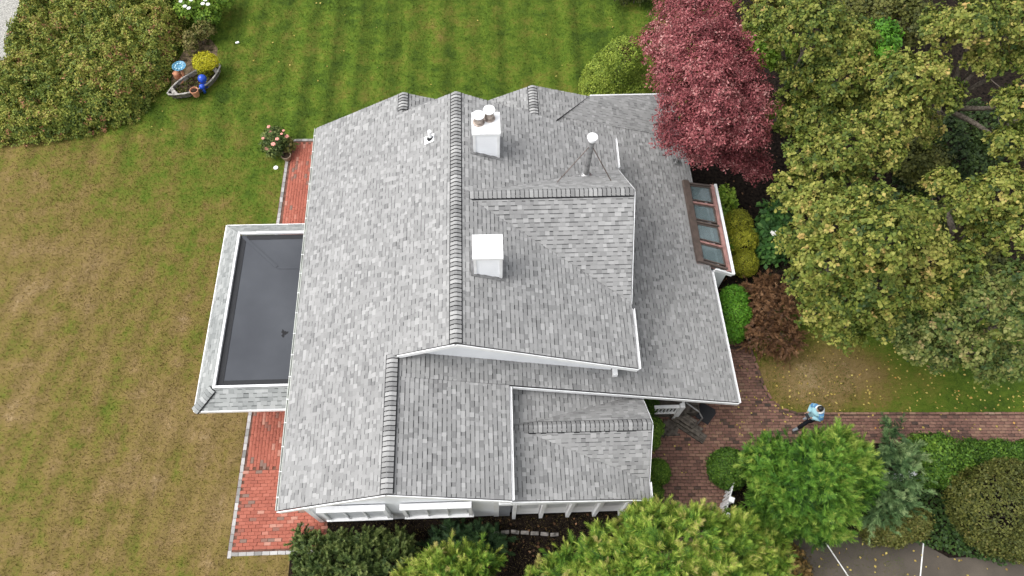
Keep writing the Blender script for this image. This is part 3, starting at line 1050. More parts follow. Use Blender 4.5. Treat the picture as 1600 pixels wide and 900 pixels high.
# chimneys clad in white boards
def chimney(x0, x1, y0, y1, ztop, flues):
    b = MB()
    zb = z_me(x1) - .25
    b.span((x0, y0, zb), (x1, y1, ztop - .09))
    ch = b.build('chimney', 'siding', house)
    c = MB()
    c.span((x0 - .035, y0 - .035, ztop - .09), (x1 + .035, y1 + .035, ztop - .02))
    c.add([(x0 - .035, y0 - .035, ztop - .018), (x1 + .035, y0 - .035, ztop - .018), (x1 + .035, y1 + .035, ztop - .018), (x0 - .035, y1 + .035, ztop - .018), ((x0 + x1) / 2, (y0 + y1) / 2, ztop + .01)],
          [(0, 1, 4), (1, 2, 4), (2, 3, 4), (3, 0, 4)])
    c.build('cap', 'white', ch)
    for fx0, fx1, fy0, fy1 in ((x0 - .09, x1 + .10, y0 - .10, y0 - .002), (x1 + .03, x1 + .13, y0, y1 + .06), (x0 - .10, x0 - .002, y0, y1 + .06)):
        a = MB()
        pts = [(fx0, fy0, z_me(fx0) + .03), (fx1, fy0, z_me(fx1) + .03), (fx1, fy1, z_me(fx1) + .034), (fx0, fy1, z_me(fx0) + .034)]
        a.add(pts + [(q[0], q[1], q[2] - .02) for q in pts], [(0, 1, 2, 3), (7, 6, 5, 4), (0, 4, 5, 1), (1, 5, 6, 2), (2, 6, 7, 3), (3, 7, 4, 0)])
        a.build('flashing', 'flashing', ch)
    z = z_me(x1) + .02
    while z < ztop - .13:
        a = MB()
        xl = max(x0 + .05, x0 + .05)
        a.add([(xl, y0 - .02, z), (x1 - .06, y0 - .02, z), (x1 - .06, y0 - .003, z + .105), (xl, y0 - .003, z + .105), (xl, y0 + .002, z), (x1 - .06, y0 + .002, z)],
              [(0, 1, 2, 3), (0, 4, 5, 1), (0, 3, 4), (1, 5, 2)])
        a.build('clapboard', 'siding', ch)
        z += .105
    for xx in (x0 - .012, x1 - .06):
        a = MB()
        a.span((xx, y0 - .03, z_me(xx + .05) - .1), (xx + .072, y0 - .004, ztop - .092))
        a.build('corner_board', 'white', ch)
    a = MB()
    a.span((x1 + .003, y0 - .012, z_me(x1) - .1), (x1 + .025, y0 + .08, ztop - .092))
    a.build('corner_board', 'white', ch)
    for (fx, fy, fh) in flues:
        f = MB()
        f.lathe((fx, fy, ztop - .01), [(.165, 0), (.165, .025), (.125, .04), (.125, fh - .12), (.15, fh - .11), (.15, fh - .09), (.10, fh - .08), (.10, fh - .06)])
        fl = f.build('flue', 'flue_metal', ch, smooth=False)
        f = MB()
        f.lathe((fx, fy, ztop - .01), [(.10, fh - .06), (.165, fh - .055), (.165, fh - .02), (.07, fh), (.02, fh + .004)])
        f.build('flue_cap', 'white', ch)
    return ch
chimney(-.30, .41, 12.66, 13.36, 6.78, [(-.14, 13.02, .34), (.15, 13.16, .38)])
chimney(-.325, .37, 8.75, 9.38, 6.79, [])

# stove pipe with guy rods on the cross gable
px, py, pz = 2.99, 12.62, D1Z - .885 * (12.62 - 11.17)
b = MB()
b.lathe((px, py, pz), [(.085, -.15), (.085, 1.58), (.095, 1.6), (.095, 1.66)], 18)
pipe = b.build('stove_pipe', 'dull_steel', house, smooth=False)
b = MB()
b.lathe((px, py, pz), [(.165, .02), (.16, .07), (.10, .13), (.088, .135)], 20)
b.build('storm_collar', 'steel', pipe)
b = MB()
b.lathe((px, py, pz), [(.10, 1.62), (.12, 1.66), (.12, 1.72), (.15, 1.74), (.15, 1.79), (.07, 1.83), (.02, 1.835)], 20)
b.build('cap', 'white', pipe)
for fx, fy in ((2.05, 11.98), (3.62, 12.02)):
    b = MB()
    b.tube([(px, py, pz + 1.45), (fx, fy, D1Z - .885 * (fy - 11.17) + .01)], .015, 6)
    b.build('brace', 'bronze', pipe)

# plumbing vents
b = MB()
vx, vy = -1.56, 13.36
b.tube([(vx, vy, z_w(vx) - .05), (vx, vy, z_w(vx) + .34)], .055, 14)
vent = b.build('vent_pipe', 'white', house)
b = MB()
b.tube([(vx, vy, z_w(vx) + .0), (vx, vy, z_w(vx) + .10)], [.10, .07], 14)
b.build('boot', 'black_rubber', vent)
b = MB()
b.add([(vx - .17, vy - .15, z_w(vx - .17) + .026), (vx + .12, vy - .15, z_w(vx + .12) + .026), (vx + .12, vy + .13, z_w(vx + .12) + .026), (vx - .17, vy + .13, z_w(vx - .17) + .026)], [(0, 1, 2, 3)])
b.build('flashing', 'white', vent)
b = MB()
vx, vy = 6.63, 14.95
b.tube([(vx, vy, z_el(vx) - .05), (vx, vy, z_el(vx) + .30)], .04, 12)
vent = b.build('vent_pipe', 'steel', house)
b = MB()
b.add([(vx - .13, vy - .13, z_el(vx - .13) + .026), (vx + .15, vy - .13, z_el(vx + .15) + .026), (vx + .15, vy + .13, z_el(vx + .15) + .026), (vx - .13, vy + .13, z_el(vx - .13) + .026)], [(0, 1, 2, 3)])
b.build('flashing', 'steel', vent)

# sunroom on the east side: sloped glazing in a brown frame, white gutter and cheeks
def sr(t, s, lift=0.0):
    """t 0..1 from head to gutter, s 0..1 from south to north"""
    xa, ya = 6.72, 10.95 + s * 3.15
    xb, yb = 7.98, 10.84 + s * 3.46
    za, zb = z_el(6.72) + .09, 1.83
    return Vector((xa + (xb - xa) * t, ya + (yb - ya) * t, za + (zb - za) * t + lift))
b = MB()
b.add([sr(0, 0, -.05), sr(1, 0, -.05), sr(1, 1, -.05), sr(0, 1, -.05)] + [sr(0, 0, -.10), sr(1, 0, -.10), sr(1, 1, -.10), sr(0, 1, -.10)],
      [(0, 4, 5, 1), (1, 5, 6, 2), (2, 6, 7, 3), (3, 7, 4, 0)])
room = b.build('sunroom', 'pink_frame', house)
b = MB()
b.bar(sr(.06, 0, .05), sr(.06, 1, .05), .22, .10, up=(.3, 0, 1))
b.build('head_flashing', 'bronze', room)
NB = 4
for i in range(NB + 1):
    s = i / NB
    b = MB()
    b.bar(sr(0, s * .96 + .02, .0), sr(.86, s * .96 + .02, .0), .07, .07, up=(.3, 0, 1))
    b.build('mullion', 'bronze' if i in (0, 2, NB) else 'pink_frame', room)
b = MB()
b.bar(sr(.90, 0, -.01), sr(.90, 1, -.01), .15, .05, up=(.3, 0, 1))
b.build('bottom_rail', 'pink_frame', room)
for i in range(NB):
    s0, s1 = (i / NB) * .96 + .05, ((i + 1) / NB) * .96 - .01
    b = MB()
    pts = [sr(.17, s0, .015), sr(.80, s0, .015), sr(.80, s1, .015), sr(.17, s1, .015)]
    b.add(pts + [p - Vector((0, 0, .012)) for p in pts], [(0, 1, 2, 3), (7, 6, 5, 4), (0, 4, 5, 1), (1, 5, 6, 2), (2, 6, 7, 3), (3, 7, 4, 0)])
    pane = b.build('pane', 'glass', room)
    b = MB()
    for p, q in ((0, 1), (1, 2), (2, 3), (3, 0)):
        b.bar(pts[p] + Vector((0, 0, .012)), pts[q] + Vector((0, 0, .012)), .035, .035, up=(.3, 0, 1))
    b.build('sash', 'bronze', pane)
b = MB()
b.bar(sr(1.03, -.02, -.02), sr(1.03, 1.01, -.02), .09, .09)
b.build('gutter', 'white', room)
b = MB()
b.bar(sr(.5, -.02, -.06), sr(1.0, -.02, -.06), .05, .14)
b.build('corner_trim', 'white', room)
b = MB()
b.span((7.0, 10.9, 0), (7.86, 10.98, 1.75))
b.build('cheek_wall', 'siding', room)
b = MB()
b.span((7.80, 11.0, 0), (7.88, 14.1, 1.1))
b.build('knee_wall', 'siding', room)
b = MB()
b.span((6.9, 11.0, .25), (7.8, 14.0, .30))
b.build('floor', 'wood', room)
for i in range(5):                                  # pale shelving seen through the glass
    b = MB()
    yy = 11.3 + i * .62
    b.span((6.95 + .1 * (i % 2), yy, .3), (7.45, yy + .22, 1.0 + .12 * (i % 3)))
    b.build('shelf_unit', 'white' if i % 2 else 'bronze', room)

# flat-roofed west porch: dark membrane inside a white edge, shingled skirt all round
X0, X1 = -8.30, -5.10
YA, YB = 6.42, 12.56
ZO, ZI = 2.52, 2.86
inn = dict(x=-7.70, ya=7.02, yb=12.02)
b = MB()
b.add([(inn['x'], inn['ya'], ZI - .06), (X1, inn['ya'], ZI - .06), (X1, inn['yb'], ZI - .06), (inn['x'], inn['yb'], ZI - .06)] + [(inn['x'], inn['ya'], ZI - .2), (X1, inn['ya'], ZI - .2), (X1, inn['yb'], ZI - .2), (inn['x'], inn['yb'], ZI - .2)],
      [(0, 1, 2, 3), (7, 6, 5, 4), (0, 4, 5, 1), (1, 5, 6, 2), (2, 6, 7, 3), (3, 7, 4, 0)])
porch = b.build('porch_roof', 'membrane', house)
for (ax, ay, bx, by) in ((inn['x'], inn['yb'], -6.45, 10.85), (-6.45, 10.85, X1, 10.80)):      # lapped seams in the membrane
    b = MB()
    b.bar((ax + .05, ay - .02, ZI - .052), (bx, by, ZI - .052), .10, .012)
    b.build('membrane_seam', 'membrane', porch)
for (ax, ay, bx, by) in ((inn['x'] + .10, inn['ya'] + .06, inn['x'] + .10, inn['yb'] - .06), (inn['x'] + .2, inn['ya'] + .09, X1, inn['ya'] + .09), (inn['x'] + .2, inn['yb'] - .09, X1, inn['yb'] - .09)):
    b = MB()
    b.bar((ax, ay, ZI - .053), (bx, by, ZI - .053), .17, .010)
    b.build('edge_strip', 'black_rubber', porch)
stain = MB()
pts = []
for k in range(18):
    a = 2 * math.pi * k / 18
    rr = .085 * (1 + .4 * math.sin(3 * a + 1) + .25 * math.sin(7 * a))
    pts.append((-5.98 + rr * math.cos(a), 8.62 + rr * 1.2 * math.sin(a), ZI - .056))
stain.poly(pts)
stain.build('dirt_patch', plain('dirt', (.028, .028, .03), .9), porch)
for a, c in (((inn['x'] - .03, inn['ya'] - .07, ZI), (inn['x'] - .03, inn['yb'] + .07, ZI)), ((inn['x'] + .02, inn['ya'] - .03, ZI), (X1, inn['ya'] - .03, ZI)), ((inn['x'] + .02, inn['yb'] + .03, ZI), (X1, inn['yb'] + .03, ZI))):
    b = MB()
    b.bar(a, c, .06, .09)
    b.build('edge_trim', 'white', porch)
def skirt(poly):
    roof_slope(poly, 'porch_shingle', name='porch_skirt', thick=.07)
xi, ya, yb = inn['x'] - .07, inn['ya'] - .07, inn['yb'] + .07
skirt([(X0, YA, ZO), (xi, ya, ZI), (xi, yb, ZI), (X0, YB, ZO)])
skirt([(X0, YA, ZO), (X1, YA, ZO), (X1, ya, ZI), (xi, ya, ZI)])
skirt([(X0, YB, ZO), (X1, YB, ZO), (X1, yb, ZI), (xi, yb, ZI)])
ridge((X0, YA, ZO + .0), (xi, ya, ZI + .0), .25, .25, name='hip', half=.12, mat='porch_shingle')
for a, c in (((X0 - .02, YA - .02, ZO), (X0 - .02, YB + .02, ZO)), ((X0, YA - .02, ZO), (X1, YA - .02, ZO)), ((X0, YB + .02, ZO), (X1, YB + .02, ZO))):
    trim(a, c, .03, .12, 'fascia', -.01)
b = MB()
b.span((-7.95, 6.75, 2.30), (X1 - .01, 6.95, 2.44))
b.build('porch_beam', 'grey_paint', house)
b = MB()
b.span((-7.95, 6.97, 2.30), (-7.80, 12.2, 2.44))
b.build('porch_beam', 'white', house)
for yy in (7.6, 9.8, 12.1):
    b = MB()
    b.span((-7.95, yy - .08, .03), (-7.79, yy + .08, 2.30))
    b.build('porch_post', 'white', house)

# entry deck with plank floor, steps and a white railing under the east eave
deck = MB()
deck.span((4.55, 6.60, .02), (6.55, 7.52, .40))
deck = deck.build('entry_deck', 'wood', house)
for i in range(9):
    b = MB()
    y0 = 6.61 + i * .102
    b.span((4.50, y0, .402), (6.60, y0 + .094, .43))
    b.build('plank', 'wood', deck)
ang = math.radians(-38)
for i, (cx, cy, z) in enumerate(((6.02, 6.50, .43), (6.20, 6.29, .28), (6.34, 6.10, .14))):
    for j in range(3):
        b = MB()
        off = (j - 1) * .105
        b.box((cx + off * math.sin(-ang), cy + off * math.cos(ang), z - .015), (.95, .097, .03), ang)
        b.build('step_tread', 'wood', deck)
    b = MB()
    b.box((cx, cy, (z - .03) / 2 + .01), (.92, .28, z - .05), ang)
    b.build('step_riser', 'wood', deck)
for i in range(5):                                   # lower landing of diagonal boards
    b = MB()
    b.box((5.42 + i * .13, 6.18 + i * .035, .09), (.115, .62, .03), math.radians(-28))
    b.build('landing_board', 'wood', deck)
b = MB()
b.span((5.20, 5.98, .02), (5.96, 6.04, .1))
b.build('landing_edge', 'wood', deck)
rail = MB()
rail.span((5.0, 6.52, 1.16), (5.78, 6.62, 1.22))
rail = rail.build('railing', 'white', house)
b = MB()
b.span((5.0, 6.54, .56), (5.78, 6.60, .62))
b.build('bottom_rail', 'white', rail)
for i in range(7):
    b = MB()
    b.span((5.06 + i * .11, 6.55, .62), (5.10 + i * .11, 6.59, 1.16))
    b.build('baluster', 'white', rail)
b = MB()
b.span((5.76, 6.48, .02), (5.90, 6.62, 1.36))
b.build('newel_post', 'white', rail)
b = MB()
b.bar((5.86, 6.62, 1.30), (6.10, 7.2, 1.30), .08, .06)
b.build('hand_rail', 'white', rail)
b = MB()
b.tube([(6.05, 6.75, 1.0), (6.40, 6.45, 1.0), (6.55, 6.32, .75), (6.55, 6.32, .05)], .022, 8)
b.build('hand_rail', 'dull_steel', rail)
b = MB()
b.span((7.10, 7.02, .02), (7.20, 7.12, z_el(7.1) - .1))
b.build('porch_post', 'white', house)
b = MB()
b.span((4.6, 7.49, .45), (5.5, 7.545, 2.2))
door = b.build('door', 'white', house)
b = MB()
b.ellipsoid((5.40, 7.46, 1.25), (.03, .03, .03))
b.build('handle', 'steel', door)

# door mat lying on the bricks
b = MB()
mp = [(6.82, 7.06), (7.22, 6.80), (7.22, 6.66), (6.90, 6.30), (6.55, 6.57), (6.55, 6.66)]
b.add([(x, y, .045) for x, y in mp] + [(x, y, .063) for x, y in mp], [tuple(range(5, -1, -1)), tuple(range(6, 12))] + [(i, (i + 1) % 6, 6 + (i + 1) % 6, 6 + i) for i in range(6)])
o = b.build('door_mat', 'black_rubber')
tag(o, 'black rubber door mat on the bricks at the foot of the steps', 'door mat')

# ------------------------------------------------------------------ foliage builders
def unit(a):
    return a / np.maximum(np.linalg.norm(a, axis=1, keepdims=True), 1e-9)

def sphere_dirs(n, r, zmin=-.3):
    out = np.zeros((0, 3))
    while len(out) < n:
        d = unit(r.normal(size=(n * 2, 3)))
        out = np.vstack([out, d[d[:, 2] > zmin]])
    return out[:n]

def vnoise(P):
    """smooth value noise of points, about -1..1"""
    I = np.floor(P).astype(np.int64)
    f = P - I
    f = f * f * (3 - 2 * f)
    out = np.zeros(len(P))
    for dx in (0, 1):
        for dy in (0, 1):
            for dz in (0, 1):
                h = ((I[:, 0] + dx) * 374761393 + (I[:, 1] + dy) * 668265263 + (I[:, 2] + dz) * 2147483647) & 0x7fffffff
                h = ((h ^ (h >> 13)) * 1274126177) & 0x7fffffff
                h = (h ^ (h >> 16)) & 0xffff
                w = (f[:, 0] if dx else 1 - f[:, 0]) * (f[:, 1] if dy else 1 - f[:, 1]) * (f[:, 2] if dz else 1 - f[:, 2])
                out += w * (h / 32767.5 - 1)
    return out

def lobe_noise(D, r, freq):
    o = r.uniform(-50, 50, 3)
    return 1.3 * (vnoise(D * freq + o) * .7 + vnoise(D * freq * 2.3 + o + 7.7) * .35)

def shell(lobes, n, r, bump=.2, freq=2.4, depth=.25, zmin=-.25, flat=1.0, keep=.78):
    """points spread over (and a little under) the surface of overlapping lobes (x, y, z, radius)"""
    Lb = np.array(lobes, dtype=float)
    w = Lb[:, 3] ** 2
    PP, NN, TT = [], [], []
    for i, (cx, cy, cz, rad) in enumerate(Lb):
        k = int(n * w[i] / w.sum()) + 1
        D = sphere_dirs(k, r, zmin)
        f = 1 + bump * lobe_noise(D, r, freq)
        u = r.random(k) ** 2 * depth
        P = D * (rad * f * (1 - u))[:, None]
        P[:, 2] *= flat
        P += (cx, cy, cz)
        ok = P[:, 2] > .05
        for j, (ox, oy, oz, orad) in enumerate(Lb):
            if j != i:
                q = P - (ox, oy, oz)
                q[:, 2] /= flat
                ok &= np.linalg.norm(q, axis=1) > orad * keep
        PP.append(P[ok])
        NN.append(D[ok])
        TT.append(f[ok] - u[ok])
    return np.vstack(PP), np.vstack(NN), np.concatenate(TT)

def frames(N, r):
    t1 = unit(np.cross(N, r.normal(size=N.shape)))
    return t1, np.cross(N, t1)

def leaf_quads(P, A, N, L, Wd, droop=.15):
    S = unit(np.cross(A, N))
    L, Wd = L[:, None], Wd[:, None]
    v0 = P
    v1 = P + A * L * .5 + S * Wd * .5 + N * L * .06
    v2 = P + A * L - N * L * droop
    v3 = P + A * L * .5 - S * Wd * .5 + N * L * .06
    V = np.stack([v0, v1, v2, v3], 1).reshape(-1, 3)
    F = np.arange(len(P) * 4).reshape(-1, 4)
    return V, F

def rosettes(lobes, n, r, k=7, L=.11, Wr=.75, up=.5, spread=.35, tone=(.5, .12, .10), patch=.18, bump=.2, freq=2.4, depth=.3, zmin=-.25, flat=1.0, keep=.78, top_tone=0.0):
    """broad-leaved crown: leaves set round the ends of twigs"""
    P, N, f = shell(lobes, n, r, bump, freq, depth, zmin, flat, keep)
    N = unit(N + np.array([0, 0, up]) + r.normal(size=N.shape) * .3)
    n = len(P)
    t1, t2 = frames(N, r)
    pt = lobe_noise(P, r, .9) * patch
    tt = tone[0] + r.normal(size=n) * tone[1] + pt
    P = np.repeat(P, k, 0)
    Nn = np.repeat(N, k, 0)
    T1, T2 = np.repeat(t1, k, 0), np.repeat(t2, k, 0)
    ph = np.tile(np.arange(k) * 2.399, n) + np.repeat(r.uniform(0, 6.28, n), k) + r.normal(size=n * k) * .3
    rad = T1 * np.cos(ph)[:, None] + T2 * np.sin(ph)[:, None]
    A = unit(rad + Nn * (r.normal(size=n * k) * .35 + .25)[:, None])
    LN = unit(Nn + r.normal(size=Nn.shape) * .35)
    Ls = L * r.uniform(.55, 1.45, n * k)
    P = P + rad * (L * spread * r.random(n * k))[:, None] + Nn * (L * .5 * r.normal(size=n * k))[:, None]
    T = np.repeat(tt, k) + r.normal(size=n * k) * tone[2]
    V, F = leaf_quads(P, A, LN, Ls, Ls * Wr)
    return V, F, np.clip(T, 0, 1)

def sprays(lobes, n, r, m=10, L=.27, wr=.05, up=.35, droop=.35, tone=(.5, .12, .08), patch=.2, bump=.18, freq=2.6, depth=.3, zmin=-.3, flat=1.0, keep=.78, tip=.42, q=12, plume=.5, fan=.62):
    """conifer crown: plumes of flat fronds, each frond a rachis with narrow leaflets on both sides"""
    P, N, f = shell(lobes, max(8, n // q), r, bump, freq, depth, zmin, flat, keep)
    k = len(P)
    PA = unit(N * .8 + np.array([0, 0, up]) + r.normal(size=N.shape) * .5)
    t1, t2 = frames(PA, r)
    pt = tone[0] + r.normal(size=k) * tone[1] + lobe_noise(P, r, 1.0) * patch
    PL = plume * r.uniform(.6, 1.35, k)
    rep = lambda a: np.repeat(a, q, 0)
    s = r.random(k * q)
    ph = r.uniform(0, 6.283, k * q)
    rad = rep(t1) * np.cos(ph)[:, None] + rep(t2) * np.sin(ph)[:, None]
    down = np.array([0, 0, -1.0])
    O = rep(P) + rep(PA) * ((s - .35) * rep(PL))[:, None] + down * (rep(PL) * droop * .5 * s * s)[:, None]
    A = unit(rep(PA) * (.35 + .9 * s)[:, None] + rad * (fan * (1.15 - .75 * s))[:, None] + r.normal(size=O.shape) * .15)
    Nn = unit(rep(N) + np.array([0, 0, .5]) + r.normal(size=O.shape) * .5)
    S = unit(np.cross(A, Nn))
    tt = rep(pt) + tip * (s - .45)
    Ls = L * r.uniform(.65, 1.25, k * q) * (1.15 - .4 * s)
    n = k * q
    VV, TT = [], []
    items = [(0.0, 0, 1.0)] + [(.08 + .78 * (j // 2) / (m / 2), 1 if j % 2 else -1, .60 * (1 - .55 * (j // 2) / (m / 2))) for j in range(m)]
    for (t, sd, ln) in items:
        o = O + A * (Ls * t)[:, None] + down * (Ls * droop * t * t * .6)[:, None]
        d = A if sd == 0 else unit(A * .85 + S * sd * .7 + r.normal(size=A.shape) * .14)
        l_ = Ls * ln
        w = unit(np.cross(d, Nn)) * (l_ * wr + .003)[:, None]
        e = o + d * l_[:, None] + down * (l_ * droop * .4)[:, None]
        VV.append(np.stack([o + w, e, o - w], 1).reshape(-1, 3))
        TT.append(tt + tip * .5 * (t - .4) + r.normal(size=n) * tone[2])
    V = np.vstack(VV)
    return V, np.arange(len(V)).reshape(-1, 3), np.clip(np.concatenate(TT), 0, 1)

def centroid(lobes):
    Lb = np.array(lobes)
    w = Lb[:, 3] ** 3
    return (Lb[:, :3] * w[:, None]).sum(0) / w.sum()

def plant(name, label, cat, lobes, gen, mat, group=None, trunk=.08, bark='bark', base=None, twigs=0, branches=True, crown='crown', lean=1.0, **kw):
    """trunk with limbs to every lobe, and the crown as one leafy mesh"""
    r = np.random.default_rng(abs(hash((round(lobes[0][0], 2), round(lobes[0][1], 2), len(lobes)))) % (2 ** 31))
    c = centroid(lobes)
    if base is None:
        base = (float(c[0]) * lean, float(c[1]) * lean, 0.0)
    root = thing(name, base, label, cat, group)
    V, F, T = gen(lobes, r=r, **kw)
    o = link(crown, np_mesh(crown, V - np.array(base), F, T, MAT[mat]), root)
    b = MB()
    B = Vector(base)
    zc = max(.15, min(l[2] - l[3] * .6 for l in lobes))
    fork = B.lerp(Vector((float(c[0]), float(c[1]), zc)), .9)
    b.tube([B, B.lerp(fork, .5) + Vector((rnd.gauss(0, .05), rnd.gauss(0, .05), 0)), fork], [trunk * 1.25, trunk, trunk * .85], 10)
    b.build('trunk', bark, root, smooth=True)
    if branches:
        for l in lobes:
            e = Vector(l[:3])
            b = MB()
            m1 = fork.lerp(e, .5) + Vector((rnd.gauss(0, .12), rnd.gauss(0, .12), .1)) * l[3]
            b.tube([fork, m1, e], [trunk * .7, trunk * .45, trunk * .16], 7)
            for q in range(twigs):
                d = Vector(sphere_dirs(1, r, -.1)[0])
                s0 = m1.lerp(e, .2 + .8 * r.random())
                tip_ = e + d * l[3] * r.uniform(.75, 1.02)
                b.tube([s0, s0.lerp(tip_, .5) + Vector((0, 0, .06)), tip_], [trunk * .22, trunk * .13, trunk * .04], 5, cap=False)
            b.build('branch', bark, root, smooth=True)
    return root

# ------------------------------------------------------------------ maples on the east side
MAPLES = [
 ('yellow-green maple behind the red maple, nearest the back lawn', 'maple', [(9.2, 17.39, 6.3, 1.16), (9.73, 15.99, 7.2, 1.16), (10.95, 15.75, 6.8, 0.91), (10.71, 15.31, 6.0, 1.13), (10.11, 16.09, 5.2, 0.94), (9.91, 15.2, 4.2, 0.92), (10.72, 14.93, 4.8, 0.81)]),
 ('green-gold maple with a rounded top left of the bare branches', 'maple', [(11.69, 14.27, 7.0, 0.8), (12.37, 14.12, 7.2, 0.83), (13.29, 13.89, 6.6, 0.63), (11.98, 13.55, 6.2, 0.97), (11.74, 14.81, 5.2, 0.8), (13.55, 14.06, 5.0, 0.67)]),
 ('yellowing maple crown above the dark gap between the trees', 'maple', [(10.2, 12.38, 6.2, 0.98), (11.35, 12.48, 5.8, 0.81), (9.72, 12.85, 5.2, 0.95), (9.33, 12.17, 4.4, 0.81), (10.91, 12.09, 4.8, 0.76)]),
 ('biggest maple with a dense pale green crown in the middle of the grove', 'maple', [(8.72, 9.74, 6.8, 1.05), (9.41, 9.48, 7.4, 0.86), (9.17, 8.34, 8.0, 0.99), (10.7, 9.3, 7.2, 0.74), (8.8, 8.7, 6.4, 1.01), (8.74, 9.9, 5.2, 0.71), (9.84, 7.93, 6.4, 1.0), (11.2, 8.71, 6.6, 0.75), (12.28, 8.65, 6.0, 0.7), (9.55, 8.09, 5.2, 0.89), (9.16, 9.21, 4.2, 0.77), (11.57, 8.12, 5.6, 0.71), (9.87, 7.74, 4.2, 0.71), (9.46, 8.38, 3.8, 0.62), (10.55, 7.68, 4.8, 0.66)]),
 ('dull grey-green maple with low boughs over the lawn by the path', 'maple_green', [(12.21, 7.45, 5.0, 0.75), (12.92, 7.8, 5.6, 0.77), (13.65, 7.32, 5.4, 0.77), (13.1, 6.94, 4.4, 0.73), (14.07, 8.34, 5.6, 0.68), (12.68, 7.09, 3.6, 0.61), (14.34, 6.69, 4.0, 0.63), (11.09, 7.66, 4.6, 0.73), (11.9, 7.23, 4.0, 0.64), (13.87, 6.67, 3.6, 0.54)]),
 ('maple at the right edge with a drooping yellow-green crown', 'maple', [(13.2, 10.44, 6.2, 0.8), (13.68, 10.39, 6.8, 0.84), (14.14, 9.6, 6.2, 0.82), (13.87, 9.9, 5.4, 0.68), (13.45, 11.84, 5.0, 0.64)]),
 ('tall golden maple in the upper right corner over bare grey branches', 'maple', [(13.32, 15.72, 7.4, 0.78), (13.62, 14.96, 8.2, 0.92), (14.66, 15.07, 8.2, 0.89), (14.41, 14.65, 7.2, 0.66), (15.44, 14.63, 7.2, 0.66), (15.23, 13.5, 6.6, 0.73), (15.29, 12.76, 5.8, 0.67)]),
]
for lab, m, lobes in MAPLES:
    lobes = [(x, y, z, rr * .80) for x, y, z, rr in lobes]
    area = sum(l[3] ** 2 for l in lobes)
    plant('maple_tree', lab, 'tree', lobes, rosettes, m, 'maples on the east side', trunk=.16, twigs=4, lean=1.16, n=int(area * 600), k=9, L=.10, Wr=.7, up=.55, spread=.25,
          tone=(.475, .17, .10), patch=.2, bump=.36, freq=3.6, depth=.42, zmin=-.3, keep=.72)

# a bare limbed tree among them
tb = (19.11, 17.038, 0.0)
t = thing('bare_tree', tb, 'bare grey forked tree standing in the dark gap of the grove', 'tree')
b = MB()
b.tube([tb, (tb[0] + .05, tb[1] - .5, 2.2), (tb[0] + .15, tb[1] - 1.0, 4.4)], [.11, .085, .06], 8)
b.build('trunk', 'bark', t, smooth=True)
for (dx, dy, dz, z0) in ((1.1, .4, 2.4, 2.2), (1.4, -.2, 2.0, 2.6), (-.9, .1, 1.8, 1.8), (-.6, -.7, 1.0, 1.2), (.5, .9, 2.6, 3.4), (-.3, .6, 2.2, 3.8), (1.7, .8, 1.4, 3.0)):
    s0 = Vector((tb[0] + .05 + z0 * .02, tb[1] - .22 * z0, z0))
    e = s0 + Vector((dx, dy, dz))
    b = MB()
    mid = s0.lerp(e, .5) + Vector((0, 0, .25))
    b.tube([s0, mid, e], [.05, .034, .012], 6)
    for q in range(3):
        p0 = mid.lerp(e, q / 3)
        b.tube([p0, p0 + Vector((rnd.gauss(0, .4), rnd.gauss(0, .4), rnd.uniform(.2, .7)))], [.018, .006], 5)
    b.build('branch', 'bark', t, smooth=True)

# red Japanese maple leaning over the north-east roof
RED = [(6.49, 18.45, 5.6, 0.84), (7.55, 18.66, 5.4, 0.89), (5.66, 17.03, 5.6, 0.69), (6.3, 16.29, 6.4, 0.93), (7.45, 16.58, 6.0, 0.8), (5.9, 15.78, 5.6, 0.75), (6.62, 14.99, 6.4, 0.87), (7.92, 15.9, 5.6, 0.76), (6.18, 14.92, 5.2, 0.87),
       (6.96, 14.37, 5.8, 0.88), (8.21, 15.06, 5.2, 0.72), (6.02, 14.23, 4.6, 0.76), (6.81, 13.89, 5.0, 0.82), (7.92, 14.04, 5.0, 0.79), (6.76, 13.88, 4.2, 0.48), (7.97, 14.23, 3.6, 0.63), (8.96, 14.15, 3.0, 0.53), (8.66, 14.44, 4.2, 0.41)]
plant('red_maple_tree', 'dark red fine-leaved maple leaning over the corner of the roof', 'tree', [(x, y, z, rr * .9) for x, y, z, rr in RED], rosettes, 'red_maple', trunk=.13, bark='dark_bark', base=(9.826, 17.225, 0.0), twigs=3,
      n=10500, k=9, L=.085, Wr=.42, up=.35, spread=1.0, tone=(.52, .14, .13), patch=.24, bump=.62, freq=3.4, depth=.4, zmin=-.25, keep=.74)

# lime vine between the two maples
plant('lime_shrub', 'lime green leafy shrub between the red maple and the yellow maples', 'shrub', [(10.13, 19.49, 3.6, 0.6), (10.26, 18.64, 3.6, 0.55), (10.88, 19.05, 3.4, 0.46)], rosettes, 'lime', trunk=.04,
      n=700, k=6, L=.15, Wr=.8, up=.6, tone=(.55, .15, .12), bump=.3, depth=.4)
plant('lime_shrub', 'bright green leafy bush low in the gap right of the tallest grove tops', 'shrub', [(14.63, 19.59, 2.6, 0.82), (15.34, 20.62, 2.4, 0.64)], rosettes, 'bright_green', trunk=.04,
      n=700, k=6, L=.14, Wr=.8, up=.6, tone=(.35, .15, .12), bump=.3, depth=.4)
plant('understorey_shrub', 'dark olive bush at the top edge behind the grove', 'shrub', [(16.04, 22.3, 2.2, 1.12), (15.05, 22.65, 2.0, 0.93), (17.01, 21.73, 2.0, 0.92)], rosettes, 'olive', trunk=.05, n=1800, k=6, L=.12, up=.5, tone=(.45, .15, .12), bump=.3, depth=.4)
